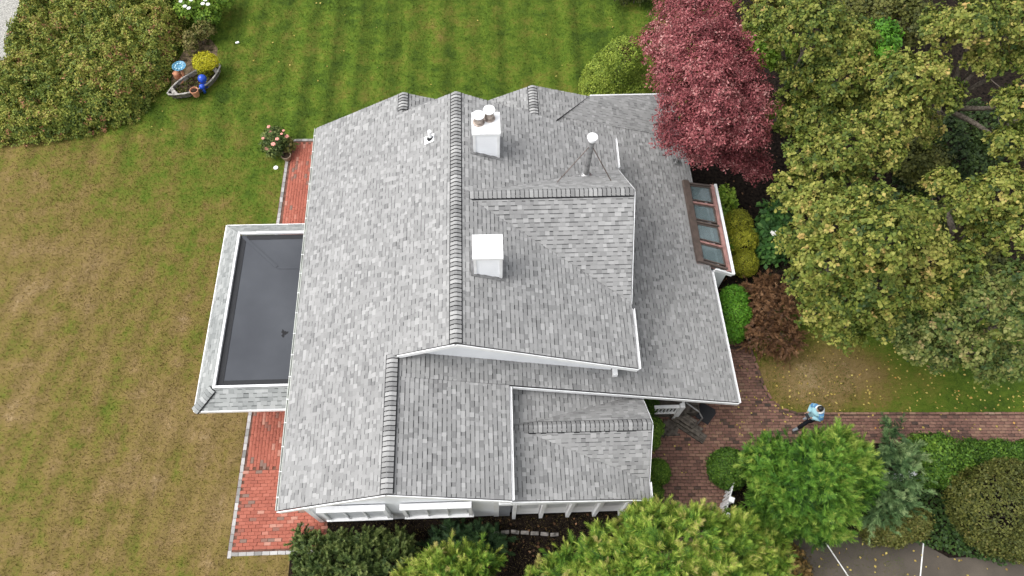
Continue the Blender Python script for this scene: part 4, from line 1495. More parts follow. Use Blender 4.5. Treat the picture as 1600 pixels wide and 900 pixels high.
plant('understorey_shrub', 'almost black undergrowth in the gap around the bare tree', 'shrub', [(17.17, 16.73, 1.2, 1.2), (18.94, 16.85, 1.2, 1.21), (17.68, 15.68, 1.0, 0.95), (15.77, 14.99, 1.0, 0.85)], rosettes, 'yew', trunk=.05, n=1600, k=6, L=.12, up=.5, tone=(.2, .12, .1), bump=.3, depth=.5)  # near-black leaves put in to stand for deep shade between the trees
plant('understorey_shrub', 'dark green undergrowth below the grove near the right edge', 'shrub', [(15.82, 11.9, 2.0, 0.86), (16.38, 10.88, 1.6, 0.77), (15.49, 12.54, 1.8, 0.65), (15.7, 15.06, 1.6, 0.92)], rosettes, 'olive', trunk=.05, n=1600, k=6, L=.12, up=.5, tone=(.35, .15, .12), bump=.3, depth=.4)

# ------------------------------------------------------------------ clipped and mounded shrubs
def mound(name, label, lobes, mat, n=1500, Ls=.055, tone=(.5, .13, .12), bump=.07, freq=4.0, flat=1.0, k=6, group=None, trunk=.04, up=.2, cat='shrub', depth=.16, Wr=.6, zmin=-.45, patch=.14):
    return plant(name, label, cat, lobes, rosettes, mat, group, trunk=trunk, n=n, k=k, L=Ls, Wr=Wr, up=up, spread=.8, tone=tone, patch=patch, bump=bump, freq=freq, depth=depth, zmin=zmin, flat=flat, keep=.85)

mound('clipped_evergreen', 'large clipped cone-shaped evergreen with a ragged hole on top, beside the red maple', [(5.32, 20.48, 0.75, 1.13), (5.46, 20.3, 1.35, 1.0), (5.41, 20.12, 2.0, 0.81), (4.69, 20.05, 0.5, 0.87), (5.99, 20.08, 0.8, 0.87), (4.71, 20.21, 0.9, 0.76)], 'dome_box', 8500, .06, bump=.04, k=6, tone=(.52, .15, .12))
plant('dead_top', 'brown bare twigs in the hole of the clipped evergreen', 'twigs', [(5.39, 20.0, 2.5, 0.22), (5.55, 19.79, 2.45, 0.17)], rosettes, 'brown', trunk=.02, n=60, k=5, L=.1, tone=(.2, .1, .1))
mound('yellow_shrub', 'yellow-green mounded shrub by the sunroom, the double-topped one', [(9.0, 13.46, 0.6, 0.51), (9.08, 12.79, 0.55, 0.52)], 'yellow_box', 1500, .05)
mound('yellow_shrub', 'small round yellow-green shrub just below the double-topped one', [(9.01, 11.91, 0.45, 0.47)], 'yellow_box', 900, .05)
mound('green_shrub', 'small dark green shrub tucked between the sunroom and the yellow shrubs', [(8.7, 12.73, 0.4, 0.3), (8.71, 13.59, 0.4, 0.25)], 'bright_green', 500, .05, tone=(.3, .12, .1))
plant('leafy_shrub', 'sparse light green leafy plant at the upper corner of the sunroom', 'shrub', [(8.66, 14.49, 0.8, 0.33), (8.6, 14.07, 0.6, 0.28), (8.87, 14.29, 0.6, 0.23)], rosettes, 'lime', trunk=.02, n=150, k=5, L=.13, tone=(.35, .15, .1), bump=.3)
mound('bright_shrub', 'bright green upright clipped shrub against the east eave', [(8.2, 10.3, 0.9, 0.47), (8.14, 9.74, 0.9, 0.51), (8.03, 9.27, 0.7, 0.42), (8.09, 10.17, 0.6, 0.43)], 'bright_green', 3000, .055, tone=(.5, .14, .12))
plant('hydrangea', 'dark broad-leaved hydrangea with one white bloom', 'shrub', [(10.37, 13.63, 0.5, 0.51), (10.04, 13.04, 0.45, 0.46), (10.45, 12.89, 0.5, 0.41), (10.1, 12.38, 0.35, 0.41)], rosettes, 'hosta', trunk=.03, n=260, k=5, L=.20, Wr=.7, up=.9, tone=(.45, .15, .12), bump=.2)
b = MB()
hb = (10.075, 12.839, 0.95)
for q in range(34):
    d = sphere_dirs(1, rng, -.2)[0]
    b.ellipsoid((hb[0] + d[0] * .09, hb[1] + d[1] * .09, hb[2] + d[2] * .07), (.035, .035, .02), 6, 4)
b.build('bloom', 'petal', [o for o in bpy.data.objects if o.name == 'hydrangea'][0])
b = MB()
pc = (10.396, 12.661, 0.0)
b.lathe(pc, [(.13, 0.02), (.19, .26), (.21, .28), (.21, .31), (.18, .31), (.17, .24)], 18)
o = b.build('garden_pot', plain('sea_green_glaze', (.05, .17, .15), .25))
tag(o, 'sea-green glazed pot under the hydrangea', 'pot')

plant('brown_maple', 'dome of brown dried foliage with bare twigs below the grove', 'shrub', [(9.07, 10.28, 0.8, 0.62), (9.6, 9.86, 0.9, 0.65), (8.95, 9.11, 0.8, 0.6), (9.69, 8.91, 0.7, 0.54), (8.7, 9.68, 0.6, 0.48), (9.7, 10.85, 0.6, 0.42)], sprays, 'brown', trunk=.07, bark='bark', twigs=3,
      n=6000, L=.18, q=10, wr=.05, up=.1, droop=.9, tone=(.48, .16, .12), bump=.25, depth=.35)
mound('ball_shrub', 'round clipped dark green ball shrub at the edge of the brick court', [(7.15, 4.79, 0.55, 0.6)], 'box', 2600, .05, tone=(.38, .13, .12), bump=.05)
mound('ball_shrub', 'clipped green shrub against the corner of the front wing', [(4.98, 4.75, 0.55, 0.37)], 'box', 1200, .05, tone=(.62, .13, .12))
mound('ball_shrub', 'tiny green shrub just below the one at the wing corner', [(4.84, 4.21, 0.4, 0.25)], 'box', 600, .05, tone=(.6, .13, .12))
mound('ball_shrub', 'bright green shrub showing past the gable end of the front wing', [(4.96, 6.05, 0.8, 0.31), (4.91, 5.67, 0.6, 0.24)], 'box', 1000, .05, tone=(.72, .13, .12))
mound('ball_shrub', 'dark green shrub between the wing roof and the white railing', [(4.9, 6.83, 0.8, 0.32), (4.78, 6.53, 0.8, 0.26)], 'box', 900, .05, tone=(.4, .13, .12))

# ------------------------------------------------------------------ conifers along the front
plant('golden_cypress', 'huge golden-green feathery cypress at the bottom edge, right of centre', 'tree', [(2.18, 1.69, 2.4, 0.82), (3.06, 2.0, 2.8, 0.81), (3.99, 2.36, 3.3, 0.85), (4.98, 2.27, 3.5, 0.84), (5.9, 2.15, 3.3, 0.74), (6.54, 1.56, 3.0, 0.72), (4.07, 1.49, 3.9, 0.88), (5.14, 1.32, 3.8, 0.81), (1.39, 1.53, 1.8, 0.59), (3.19, 1.06, 3.4, 0.81), (7.32, 2.13, 2.0, 0.41), (4.08, 2.97, 2.4, 0.54)],
      sprays, 'gold_conifer', trunk=.16, bark='dark_bark', n=19000, up=1.0, tone=(.55, .16, .10), patch=.2, bump=.2, freq=3.0)
plant('golden_cypress', 'smaller golden-green cypress at the bottom edge, left of centre', 'tree', [(-1.21, 1.95, 2.0, 0.62), (-0.45, 2.05, 2.0, 0.48), (-1.97, 1.73, 1.8, 0.48), (-0.95, 1.5, 2.2, 0.66)],
      sprays, 'gold_conifer', trunk=.1, bark='dark_bark', n=4600, up=1.0, tone=(.60, .12, .08), patch=.2, bump=.2, freq=3.0)
plant('yew', 'dark green spreading yew at the foot of the south wall', 'shrub', [(-5.04, 2.73, 0.8, 0.49), (-4.29, 2.68, 1.0, 0.54), (-3.49, 2.72, 1.0, 0.54), (-2.71, 2.67, 0.9, 0.49), (-4.74, 2.12, 1.1, 0.56), (-3.75, 2.1, 1.3, 0.64), (-2.83, 2.06, 1.1, 0.56), (-5.44, 3.19, 0.5, 0.26)],
      sprays, 'yew', trunk=.08, bark='dark_bark', n=9000, L=.17, q=10, plume=.3, up=.3, wr=.11, tone=(.5, .13, .1), bump=.25, freq=3.2)
plant('dark_conifer', 'low dark blue-green conifer in the shade between the yew and the small cypress', 'shrub', [(-1.21, 3.05, 0.5, 0.41), (-0.48, 2.99, 0.5, 0.41), (-0.02, 2.88, 0.4, 0.3), (-1.58, 2.83, 0.4, 0.29)],
      sprays, 'blue_conifer', trunk=.05, bark='dark_bark', n=1600, L=.24, up=.3, tone=(.12, .10, .06), bump=.3, depth=.5, tip=.2)
plant('green_cypress', 'large bright green feathery cypress below the walking person', 'tree', [(7.77, 4.4, 2.3, 0.66), (8.39, 4.4, 2.8, 0.56), (9.19, 4.55, 3.1, 0.55), (9.79, 4.31, 3.0, 0.44), (8.7, 3.97, 3.3, 0.7), (8.05, 3.72, 2.6, 0.66), (8.93, 3.35, 2.6, 0.66), (7.8, 3.63, 1.6, 0.43), (9.86, 3.87, 2.4, 0.48), (8.41, 3.17, 1.8, 0.57), (8.01, 3.13, 1.4, 0.4), (9.29, 2.94, 1.5, 0.49)],
      sprays, 'green_conifer', trunk=.14, bark='dark_bark', n=16000, up=1.0, tone=(.48, .16, .10), patch=.28, bump=.2, freq=3.0)
plant('deodar', 'blue-green drooping conifer beside the bright green cypress', 'tree', [(11.36, 4.84, 1.9, 0.47), (11.55, 4.2, 1.9, 0.49), (10.93, 3.79, 1.8, 0.49), (11.48, 3.57, 1.5, 0.47), (10.85, 3.27, 1.3, 0.44), (12.0, 5.53, 1.4, 0.28), (12.26, 4.75, 1.4, 0.33), (10.61, 3.61, 1.4, 0.35)],
      sprays, 'blue_conifer', trunk=.08, bark='dark_bark', n=3000, L=.22, q=22, plume=.75, fan=.9, up=.0, droop=.3, tone=(.55, .12, .1), bump=.35, freq=4.0, depth=.6)
mound('hedge_shrub', 'dark green loose hedge shrub beside the conifers along the path', [(12.94, 5.03, 1.0, 0.5), (13.43, 4.89, 1.1, 0.57), (13.92, 4.71, 1.0, 0.46), (13.09, 4.49, 0.8, 0.46), (13.64, 4.38, 0.8, 0.42)], 'box', 2600, .085, tone=(.48, .16, .12), bump=.22, depth=.3, freq=4.5)
mound('hedge', 'low green hedge running to the right edge along the path', [(14.7, 5.04, 0.65, 0.37), (15.11, 4.95, 0.65, 0.37), (15.57, 5.0, 0.65, 0.37), (15.98, 4.92, 0.65, 0.37), (16.44, 4.95, 0.65, 0.37), (16.88, 4.94, 0.65, 0.37)], 'box', 2800, .07, tone=(.42, .14, .12), bump=.12, depth=.25)
mound('olive_shrub', 'large dull olive dome-shaped shrub in the lower right corner', [(14.23, 3.34, 1.3, 1.07), (14.91, 3.56, 1.4, 1.03), (15.38, 3.12, 1.3, 1.03), (14.38, 2.94, 1.0, 0.92), (15.03, 2.65, 1.0, 0.84)], 'olive', 6500, .075, tone=(.5, .13, .12), bump=.06, depth=.14)
mound('olive_shrub', 'smaller olive shrub beside the drive between the white lines', [(11.54, 2.88, 0.8, 0.48), (12.16, 3.04, 0.8, 0.48), (11.01, 2.83, 0.7, 0.37)], 'olive', 2000, .075, tone=(.6, .14, .12), bump=.14)
plant('rust_shrub', 'rust-tinged shrub at the corner of the drive', 'shrub', [(8.12, 2.11, 1.0, 0.47), (8.31, 1.77, 1.0, 0.43), (7.75, 2.54, 1.0, 0.4)], rosettes, 'rust', trunk=.04, n=900, k=6, L=.09, up=.5, tone=(.5, .2, .14), bump=.25)
plant('yellow_leaf_shrub', 'loose green shrub with a few yellow leaves below the white gate', 'shrub', [(7.42, 3.06, 0.9, 0.48), (7.93, 2.81, 0.9, 0.48), (7.09, 3.29, 0.6, 0.34), (7.61, 2.44, 0.8, 0.4)], rosettes, 'lime', trunk=.04, n=800, k=6, L=.10, up=.5, tone=(.12, .16, .2), bump=.3, depth=.5)

# ivy between the shrubs and the drive
IVY = [(13.418, 4.47), (14.588, 4.631), (15.026, 4.125), (14.379, 2.823), (15.666, 2.056), (15.002, 1.83), (13.584, 2.197), (12.699, 2.46), (11.06, 2.841), (11.872, 3.651)]
r = np.random.default_rng(5)
xs = r.uniform(9.5, 17, 14000)
ys = r.uniform(1.2, 5.2, 14000)
ok = in_poly_np(xs, ys, IVY)
P = np.stack([xs[ok], ys[ok], .03 + .22 * r.random(ok.sum())], 1)
N = unit(np.array([0, 0, 1.0]) + r.normal(size=P.shape) * .45)
A, _ = frames(N, r)
Ls = .10 * r.uniform(.7, 1.3, len(P))
V, F = leaf_quads(P, A, N, Ls, Ls * .85)
o = link('ivy', np_mesh('ivy', V, F, np.clip(r.normal(.5, .2, len(P)), 0, 1), MAT['ivy']))
tag(o, 'dark ivy ground cover beside the drive', 'ground cover', kind='stuff')

# rose thicket on the north-west, with a smaller flowering shrub at its edge
THK = [(-19.911, 17.917), (-17.064, 17.982), (-15.234, 18.381), (-13.546, 19.046), (-12.73, 20.919), (-12.546, 23.218), (-12.435, 24.913), (-11.964, 27.105), (-19.833, 28.448), (-19.589, 25.984), (-19.413, 23.689), (-19.303, 21.202), (-20.733, 20.552)]
r = np.random.default_rng(21)
nt = 26000
bx = [min(p[0] for p in THK), max(p[0] for p in THK), min(p[1] for p in THK), max(p[1] for p in THK)]
xs = r.uniform(bx[0], bx[1], nt)
ys = r.uniform(bx[2], bx[3], nt)
def thk_h(X, Y):
    q = np.stack([X, Y, np.zeros_like(X)], 1)
    rr = np.random.default_rng(3)
    h = .95 + .26 * lobe_noise(q, rr, 1.1) + .28 * lobe_noise(q, rr, 2.6) + .14 * lobe_noise(q, rr, 6.0)
    d = np.full(len(X), 9.0)
    for i in range(len(THK)):
        a, c = np.array(THK[i]), np.array(THK[(i + 1) % len(THK)])
        t = np.clip(((X - a[0]) * (c[0] - a[0]) + (Y - a[1]) * (c[1] - a[1])) / ((c - a) @ (c - a)), 0, 1)
        d = np.minimum(d, np.hypot(X - a[0] - t * (c[0] - a[0]), Y - a[1] - t * (c[1] - a[1])))
    return h * np.clip(d / .55, .06, 1) ** .5
ok = in_poly_np(xs, ys, THK)
xs, ys = xs[ok], ys[ok]
zs = thk_h(xs, ys)
e = .12
N = unit(np.stack([(thk_h(xs - e, ys) - thk_h(xs + e, ys)) / (2 * e), (thk_h(xs, ys - e) - thk_h(xs, ys + e)) / (2 * e), np.ones_like(xs)], 1) + r.normal(size=(len(xs), 3)) * .3)
n, k = len(xs), 7
u = r.random(n) ** 2
P = np.stack([xs, ys, zs - u * .5 + .06 * r.normal(size=n)], 1)
t1, t2 = frames(N, r)
tt = .52 + .16 * r.normal(size=n) + .24 * lobe_noise(P, np.random.default_rng(9), 1.3) + (r.random(n) < .035) * .42
P, Nn, T1, T2 = (np.repeat(a, k, 0) for a in (P, N, t1, t2))
ph = np.tile(np.arange(k) * 2.399, n) + np.repeat(r.uniform(0, 6.28, n), k)
rad = T1 * np.cos(ph)[:, None] + T2 * np.sin(ph)[:, None]
A = unit(rad + Nn * (r.normal(size=n * k) * .4 + .3)[:, None])
Ls = .10 * r.uniform(.7, 1.3, n * k)
P = P + rad * .03
V, F = leaf_quads(P, A, unit(Nn + r.normal(size=Nn.shape) * .35), Ls, Ls * .6)
o = link('rose_thicket', np_mesh('rose_thicket', V, F, np.clip(np.repeat(tt, k) + r.normal(size=n * k) * .1, 0, 1), MAT['thicket']))
tag(o, 'dense green rose thicket with rusty tints beside the gravel lane', 'thicket', kind='stuff')
b = MB()
for i in range(260):
    j = r.integers(0, n)
    x, y = xs[j], ys[j]
    b.tube([(x, y, 0), (x + r.normal() * .1, y + r.normal() * .1, zs[j] * .85)], [.012, .006], 4, cap=False)
tag(b.build('stems', 'dark_bark', o), kind='stuff')

fl = plant('flowering_shrub', 'yellow-green shrub with white flowers at the edge of the thicket', 'shrub', [(-12.03, 24.53, 0.9, 0.64), (-11.4, 24.22, 0.7, 0.53), (-11.64, 25.02, 0.9, 0.64), (-10.99, 24.98, 0.7, 0.49)], rosettes, 'lime', trunk=.04, n=900, k=6, L=.10, up=.5, tone=(.35, .2, .12), bump=.25, depth=.4)
for c in ((-12.245, 24.221, 1.3), (-12.068, 23.98, 1.25), (-11.729, 24.056, 1.5), (-11.341, 24.061, 1.3), (-11.155, 24.079, 1.25), (-11.246, 24.225, 1.35), (-11.923, 23.924, 1.2)):
    b = MB()
    for q in range(6):
        a = q * 1.047
        b.ellipsoid((c[0] + .05 * math.cos(a), c[1] + .05 * math.sin(a), c[2] + .08), (.045, .045, .02), 6, 4)
    b.build('flower', 'petal', fl)
plant('straggly_shrub', 'straggly dull green shrub beside the white-flowered one', 'shrub', [(-11.48, 23.48, 0.5, 0.42), (-11.95, 23.12, 0.5, 0.37), (-11.95, 22.61, 0.4, 0.26)], rosettes, 'olive', trunk=.03, n=260, k=6, L=.09, tone=(.7, .2, .15), bump=.3, depth=.5)

# ------------------------------------------------------------------ boat planter and garden ornaments
BA, BB = Vector((-12.22, 19.90, 0)), Vector((-10.42, 21.42, 0))
bd = (BB - BA).normalized()
bs = Vector((-bd.y, bd.x, 0))
boat = thing('rowboat_planter', tuple((BA + BB) / 2), 'weathered old rowboat filled with soil and used as a flower planter', 'planter')
mid0 = (BA + BB) / 2
Lh = (BB - BA).length
def gun(t, s, z, shrink=1.0):
    w = .44 * (1 - abs(2 * t - 1) ** 2.2) * shrink + .03
    off = bs * (s * w + .30)
    return BA + bd * (Lh * (.5 + (t - .5) * (1 if shrink > .9 else .9))) + off * 1.0 - bs * .30 * (1 if False else 0) + Vector((0, 0, z + .10 * abs(2 * t - 1) ** 2))
NT = 18
for s in (-1, 1):
    b = MB()
    for i in range(NT):
        t0, t1_ = i / NT, (i + 1) / NT
        b.poly([gun(t0, s, 0, .75), gun(t1_, s, 0, .75), gun(t1_, s, .30), gun(t0, s, .30)])
        b.poly([gun(t0, s * .94, .30), gun(t1_, s * .94, .30), gun(t1_, s * .7, .02, .75), gun(t0, s * .7, .02, .75)])
    b.build('hull_side', 'boat_hull', boat)
    b = MB()
    b.tube([gun(i / NT, s, .32) for i in range(NT + 1)], .035, 6)
    b.build('gunwale', 'boat_rim', boat, smooth=True)
b = MB()
b.poly([gun(i / NT, -.9, .20) for i in range(NT + 1)] + [gun(i / NT, .9, .20) for i in range(NT, -1, -1)])
b.build('soil', 'soil', boat)
for t in (.10, .88):
    b = MB()
    b.bar(gun(t, -1, .31), gun(t, 1, .31), .16, .03)
    b.build('thwart', 'boat_rim', boat)
r = np.random.default_rng(8)
P = np.stack([gun(q, w, .22) for q, w in zip(r.uniform(.1, .9, 160), r.uniform(-.85, .85, 160))])
N = unit(np.array([0, 0, 1.0]) + r.normal(size=P.shape) * .5)
A, _ = frames(N, r)
V, F = leaf_quads(np.repeat(P, 4, 0), unit(r.normal(size=(640, 3)) + (0, 0, .6)), np.repeat(N, 4, 0), np.full(640, .09), np.full(640, .05))
o = link('seedlings', np_mesh('seedlings', V - np.array(boat.location), F, np.clip(r.normal(.5, .25, 640), 0, 1), MAT['olive']), boat)
tag(o, kind='stuff')

def orn(name, label, cat, mat, build):
    b = MB()
    build(b)
    return tag(b.build(name, mat, smooth=True), label, cat)
c = (-11.131, 20.777, 0.55)
orn('gazing_ball', 'large shiny blue globe in the boat planter', 'ornament', 'cobalt', lambda b: (b.ellipsoid((c[0], c[1], .55), (.17, .17, .17), 20, 14), b.tube([(c[0], c[1], .1), (c[0], c[1], .42)], [.09, .06], 12)))
c = (-11.138, 20.481, 0.4)
orn('gazing_ball', 'small blue glazed ball beside the large blue globe', 'ornament', 'cobalt', lambda b: (b.ellipsoid((c[0], c[1], .42), (.115, .115, .115), 18, 12), b.tube([(c[0], c[1], .1), (c[0], c[1], .33)], [.06, .04], 10)))
def pot(name, label, c, r0, r1, h, mat, z0=0.0, soil=True):
    t = thing(name, (c[0], c[1], z0), label, 'pot')
    b = MB()
    b.lathe((c[0], c[1], z0), [(r0, 0), (r1 * .94, h * .82), (r1 * .94, h * .84), (r1, h * .85), (r1, h), (r1 * .86, h), (r1 * .80, h * .75)], 20)
    b.build('pot_body', mat, t)
    if soil:
        b = MB()
        b.lathe((c[0], c[1], z0), [(r1 * .83, h * .80), (r1 * .4, h * .84), (.01, h * .85)], 16)
        b.build('soil', 'soil', t)
    return t
pot('terracotta_pot', 'terracotta flower pot in the boat planter', (-11.383, 20.225, 0.5), .11, .17, .32, 'terracotta', .2)
pot('terracotta_pot', 'wide brown pot at the corner of the patio', (-7.517, 17.134, 0.25), .13, .19, .26, plain('brown_glazed_pot', (.22, .16, .11), .5), .035)
c = (-7.915, 16.739, 0.03)
orn('saucer', 'white saucer on the grass below the flowering rose bush', 'saucer', 'white', lambda b: b.lathe((c[0], c[1], .01), [(.06, 0), (.09, .03), (.08, .03), (.05, .012)], 16))
c = (-10.265, 23.263, 0.03)
b = MB()
b.box((c[0], c[1], .045), (.15, .09, .06), .5)
tag(b.build('paper_scrap', 'white', bevel=.02), 'small white box lying on the lawn near the boat planter', 'box')

# broken terracotta urns and a blue mosaic dish left of the boat
c = (-12.154, 20.87, 0.15)
b = MB()
dd = Vector((.35, .75, .25)).normalized()
b.tube([Vector(c) - dd * .3, Vector(c), Vector(c) + dd * .3], [.09, .12, .10], 14)
tag(b.build('terracotta_urn', 'terracotta', smooth=True), 'terracotta tube lying on its side left of the boat', 'urn')
c = (-12.339, 21.305, 0.2)
b = MB()
b.lathe((c[0], c[1], 0), [(.10, 0), (.16, .18), (.12, .30), (.14, .34)], 14)
tag(b.build('terracotta_urn', 'terracotta', smooth=True), 'upright terracotta urn under the blue dish', 'urn')
dish = thing('bird_bath', (-12.461, 21.992, 0.0), 'blue mosaic bird bath at the edge of the thicket', 'bird bath')
c = (-12.037, 21.242, 0.75)
b = MB()
b.lathe((c[0], c[1], .72), [(.06, -.05), (.24, .02), (.27, .07), (.255, .07), (.20, .03), (.05, .01)], 22)
b.build('bowl', plain('blue_mosaic', (.09, .28, .42), .3, var=.45, scale=26), dish)
b = MB()
b.lathe((c[0], c[1], 0), [(.16, 0), (.14, .05), (.06, .1), (.05, .66)], 14)
b.build('pedestal', 'terracotta', dish)
b = MB()
for q in range(9):
    a = q * .7
    b.box((c[0] + .15 * math.cos(a), c[1] + .15 * math.sin(a), .775), (.06, .04, .012), a)
b.build('mosaic_tile', plain('pale_blue_tile', (.42, .62, .70), .3), dish)
mound('gold_shrub', 'bright yellow round-topped shrub beside the boat planter', [(-11.13, 21.55, 0.7, 0.44), (-10.96, 21.54, 0.68, 0.36)], 'gold', 900, .05, flat=.55, tone=(.55, .16, .12), k=6)
mound('yellow_undergrowth', 'dull green lower growth under the bright yellow shrub', [(-11.17, 21.48, 0.35, 0.34)], 'yellow_box', 300, .05)

# rose bush by the patio corner
rb = mound('rose_bush', 'dark leafy rose bush with pink blooms at the patio corner', [(-7.95, 17.75, 0.6, 0.36), (-7.75, 17.54, 0.55, 0.31), (-8.09, 17.46, 0.5, 0.29), (-7.9, 17.3, 0.4, 0.29)], 'yew', 700, .085, tone=(.55, .2, .12), bump=.25, depth=.4)
for c in ((-8.231, 17.444, 0.9), (-8.008, 17.743, 0.9), (-7.551, 17.879, 0.8), (-7.784, 17.084, 1.0), (-7.671, 17.321, 1.0), (-8.146, 17.203, 0.6), (-7.436, 17.684, 0.7), (-8.085, 17.989, 0.9), (-7.569, 17.643, 0.9)):
    b = MB()
    s = rnd.uniform(.045, .08)
    for q in range(5):
        a = q * 1.257
        b.ellipsoid((c[0] + s * .6 * math.cos(a), c[1] + s * .6 * math.sin(a), c[2]), (s * .6, s * .6, s * .35), 6, 4)
    b.build('bloom', 'pink_petal', rb)
plant('potted_plant', 'small yellow-green plant between the rose bush and the patio', 'plant', [(-7.46, 17.61, 0.3, 0.22), (-7.48, 17.44, 0.25, 0.17)], rosettes, 'olive', trunk=.02, n=60, k=6, L=.11, tone=(.75, .15, .1))
plant('edge_shrub', 'low dark shrub at the top edge of the lawn', 'shrub', [(6.23, 25.39, 0.5, 0.45), (6.94, 25.46, 0.5, 0.45), (7.47, 25.5, 0.4, 0.34)], rosettes, 'olive', trunk=.03, n=400, k=6, L=.09, tone=(.2, .15, .1))

# ------------------------------------------------------------------ white gate and fence
gt = thing('garden_gate', (6.72, 3.36, 0), 'white wooden gate standing between the bright cypress and the brick court', 'gate')
ga, gb = Vector((6.72, 3.36, 0)), Vector((7.10, 4.16, 0))
gdir = (gb - ga).normalized()
for t in (.0, .42):
    b = MB()
    p = ga + gdir * t * 1.14
    b.box((p.x, p.y, .5), (.12, .12, 1.0), math.atan2(gdir.y, gdir.x))
    b.box((p.x, p.y, 1.02), (.16, .16, .035), math.atan2(gdir.y, gdir.x))
    b.build('post', 'white', gt)
for z in (.3, .7):
    b = MB()
    b.bar(ga + gdir * .07 + Vector((0, 0, z)), gb + Vector((0, 0, z)), .04, .09)
    b.build('rail', 'white', gt)
for i in range(8):
    b = MB()
    p = ga + gdir * (.14 + i * .13)
    b.box((p.x - .03, p.y, .48), (.07, .02, .8), math.atan2(gdir.y, gdir.x))
    b.build('picket', 'white', gt)
fa, fb = Vector((11.742, 4.383, 0.8)), Vector((13.166, 4.376, 0.8))
fa.z = fb.z = 0
ft = thing('white_fence', tuple(fa), 'short white rail fence half hidden behind the drooping conifer', 'fence')
for t in (0.0, .5, 1.0):
    b = MB()
    p = fa.lerp(fb, t)
    b.box((p.x, p.y, .5), (.11, .11, 1.0))
    b.box((p.x, p.y, 1.015), (.16, .16, .03))
    b.build('post', 'white', ft)
for z in (.45, .85):
    b = MB()
    b.bar(fa + Vector((0, 0, z)), fb + Vector((0, 0, z)), .05, .1)
    b.build('rail', 'white', ft)

# ------------------------------------------------------------------ the person walking on the path
def skin_tone(): return plain('skin', (.42, .26, .19), .6, var=.05)
PB = Vector((9.962, 6.273, 0.04))
PB.z = .036
person = thing('person', tuple(PB), 'person in a pale blue jacket and dark trousers walking on the brick path', 'person')
FW = Vector((-.94, -.34, 0)).normalized()
SD = Vector((-FW.y, FW.x, 0))            # to the person's left
def W3(f, s, z): return PB + FW * f + SD * s + Vector((0, 0, z))
def remesh(o, v):
    m = o.modifiers.new('remesh', 'REMESH')
    m.mode = 'VOXEL'
    m.voxel_size = v
    m.use_smooth_shade = True
    s = o.modifiers.new('smooth', 'SMOOTH')
    s.iterations = 4
    return o
hipz, shz = .86, 1.36
footL, footR = (.26, .10), (-.26, -.09)
# body: head, neck, trunk, limbs, hands as one continuous surface
b = MB()
b.tube([W3(0, 0, hipz - .06), W3(0, 0, hipz + .12), W3(.01, 0, 1.14), W3(.03, 0, 1.32), W3(.05, 0, 1.42)], [.14, .13, .135, .15, .07], 14)
b.tube([W3(.05, 0, 1.38), W3(.075, 0, 1.50)], .052, 10)
b.ellipsoid(W3(.10, 0, 1.56), (.092, .078, .115), 16, 12, M=Matrix((FW, SD, Vector((0, 0, 1)))).transposed())
b.ellipsoid(W3(.195, 0, 1.545), (.018, .013, .02), 8, 6)
for s in (-1, 1):
    b.ellipsoid(W3(.09, s * .08, 1.555), (.018, .012, .028), 8, 6)
for s, (ff, fs), lift in ((1, footL, 0), (-1, footR, .03)):
    hip = W3(0, s * .085, hipz)
    knee = W3(ff * .5 + (.05 if s > 0 else .07), s * .09, .47)
    ank = W3(ff, fs, .09 + lift)
    b.tube([hip, hip.lerp(knee, .5), knee, knee.lerp(ank, .4), ank], [.085, .078, .058, .056, .038], 12)
    b.tube([W3(ff - .06, fs, .045 + lift * 1.4), W3(ff + .06, fs, .04), W3(ff + .17, fs, .032)], [.042, .042, .03], 10)
hands = []
for s in (-1, 1):
    sh = W3(.03, s * .175, shz)
    el = W3(.02, s * .235, 1.10)
    wr = W3(.26, s * .09, 1.14)
    b.tube([sh, sh.lerp(el, .5), el, el.lerp(wr, .5), wr], [.052, .046, .04, .036, .027], 10)
    pm = W3(.32, s * .075, 1.145)
    b.tube([wr, pm], [.027, .034], 10)
    for q in range(4):
        o0 = W3(.345, s * (.052 + .02 * q), 1.15)
        b.tube([o0, o0 + FW * .035 + Vector((0, 0, .012)), o0 + FW * (.05 - .004 * q) - SD * s * .03 + Vector((0, 0, .02))], [.0095, .0088, .0075], 6)
    th0 = W3(.31, s * .045, 1.16)
    b.tube([th0, th0 + FW * .03 - SD * s * .025 + Vector((0, 0, .02))], [.011, .009], 6)
body = remesh(b.build('body', skin_tone(), person), .011)
b = MB()
b.ellipsoid(W3(.085, 0, 1.60), (.10, .088, .095), 16, 12, M=Matrix((FW, SD, Vector((0, 0, 1)))).transposed())
b.ellipsoid(W3(.04, 0, 1.55), (.075, .082, .10), 14, 10, M=Matrix((FW, SD, Vector((0, 0, 1)))).transposed())
remesh(b.build('hair', plain('black_hair', (.012, .011, .011), .45, var=.3, scale=40), person), .012)
b = MB()
b.tube([W3(0, 0, hipz - .02), W3(-.005, 0, 1.0), W3(.0, 0, 1.16), W3(.02, 0, 1.31), W3(.035, 0, 1.41)], [.175, .165, .17, .185, .10], 16)
for s in (-1, 1):
    sh = W3(.03, s * .15, shz)
    el = W3(.02, s * .24, 1.10)
    wr = W3(.235, s * .095, 1.135)
    b.tube([sh, sh.lerp(el, .5), el, el.lerp(wr, .5), wr], [.078, .07, .064, .056, .045], 12)
remesh(b.build('jacket', plain('pale_blue_jacket', (.30, .52, .58), .7, var=.06), person), .014)
b = MB()
for s in (-1, 1):                          # brighter blue yoke on the shoulders
    sh = W3(.03, s * .12, shz + .02)
    el = W3(.02, s * .235, 1.17)
    b.tube([sh, sh.lerp(el, .5), el], [.083, .080, .073], 12)
remesh(b.build('shoulder_panel', plain('blue_panel', (.10, .28, .52), .7), person), .014)
b = MB()
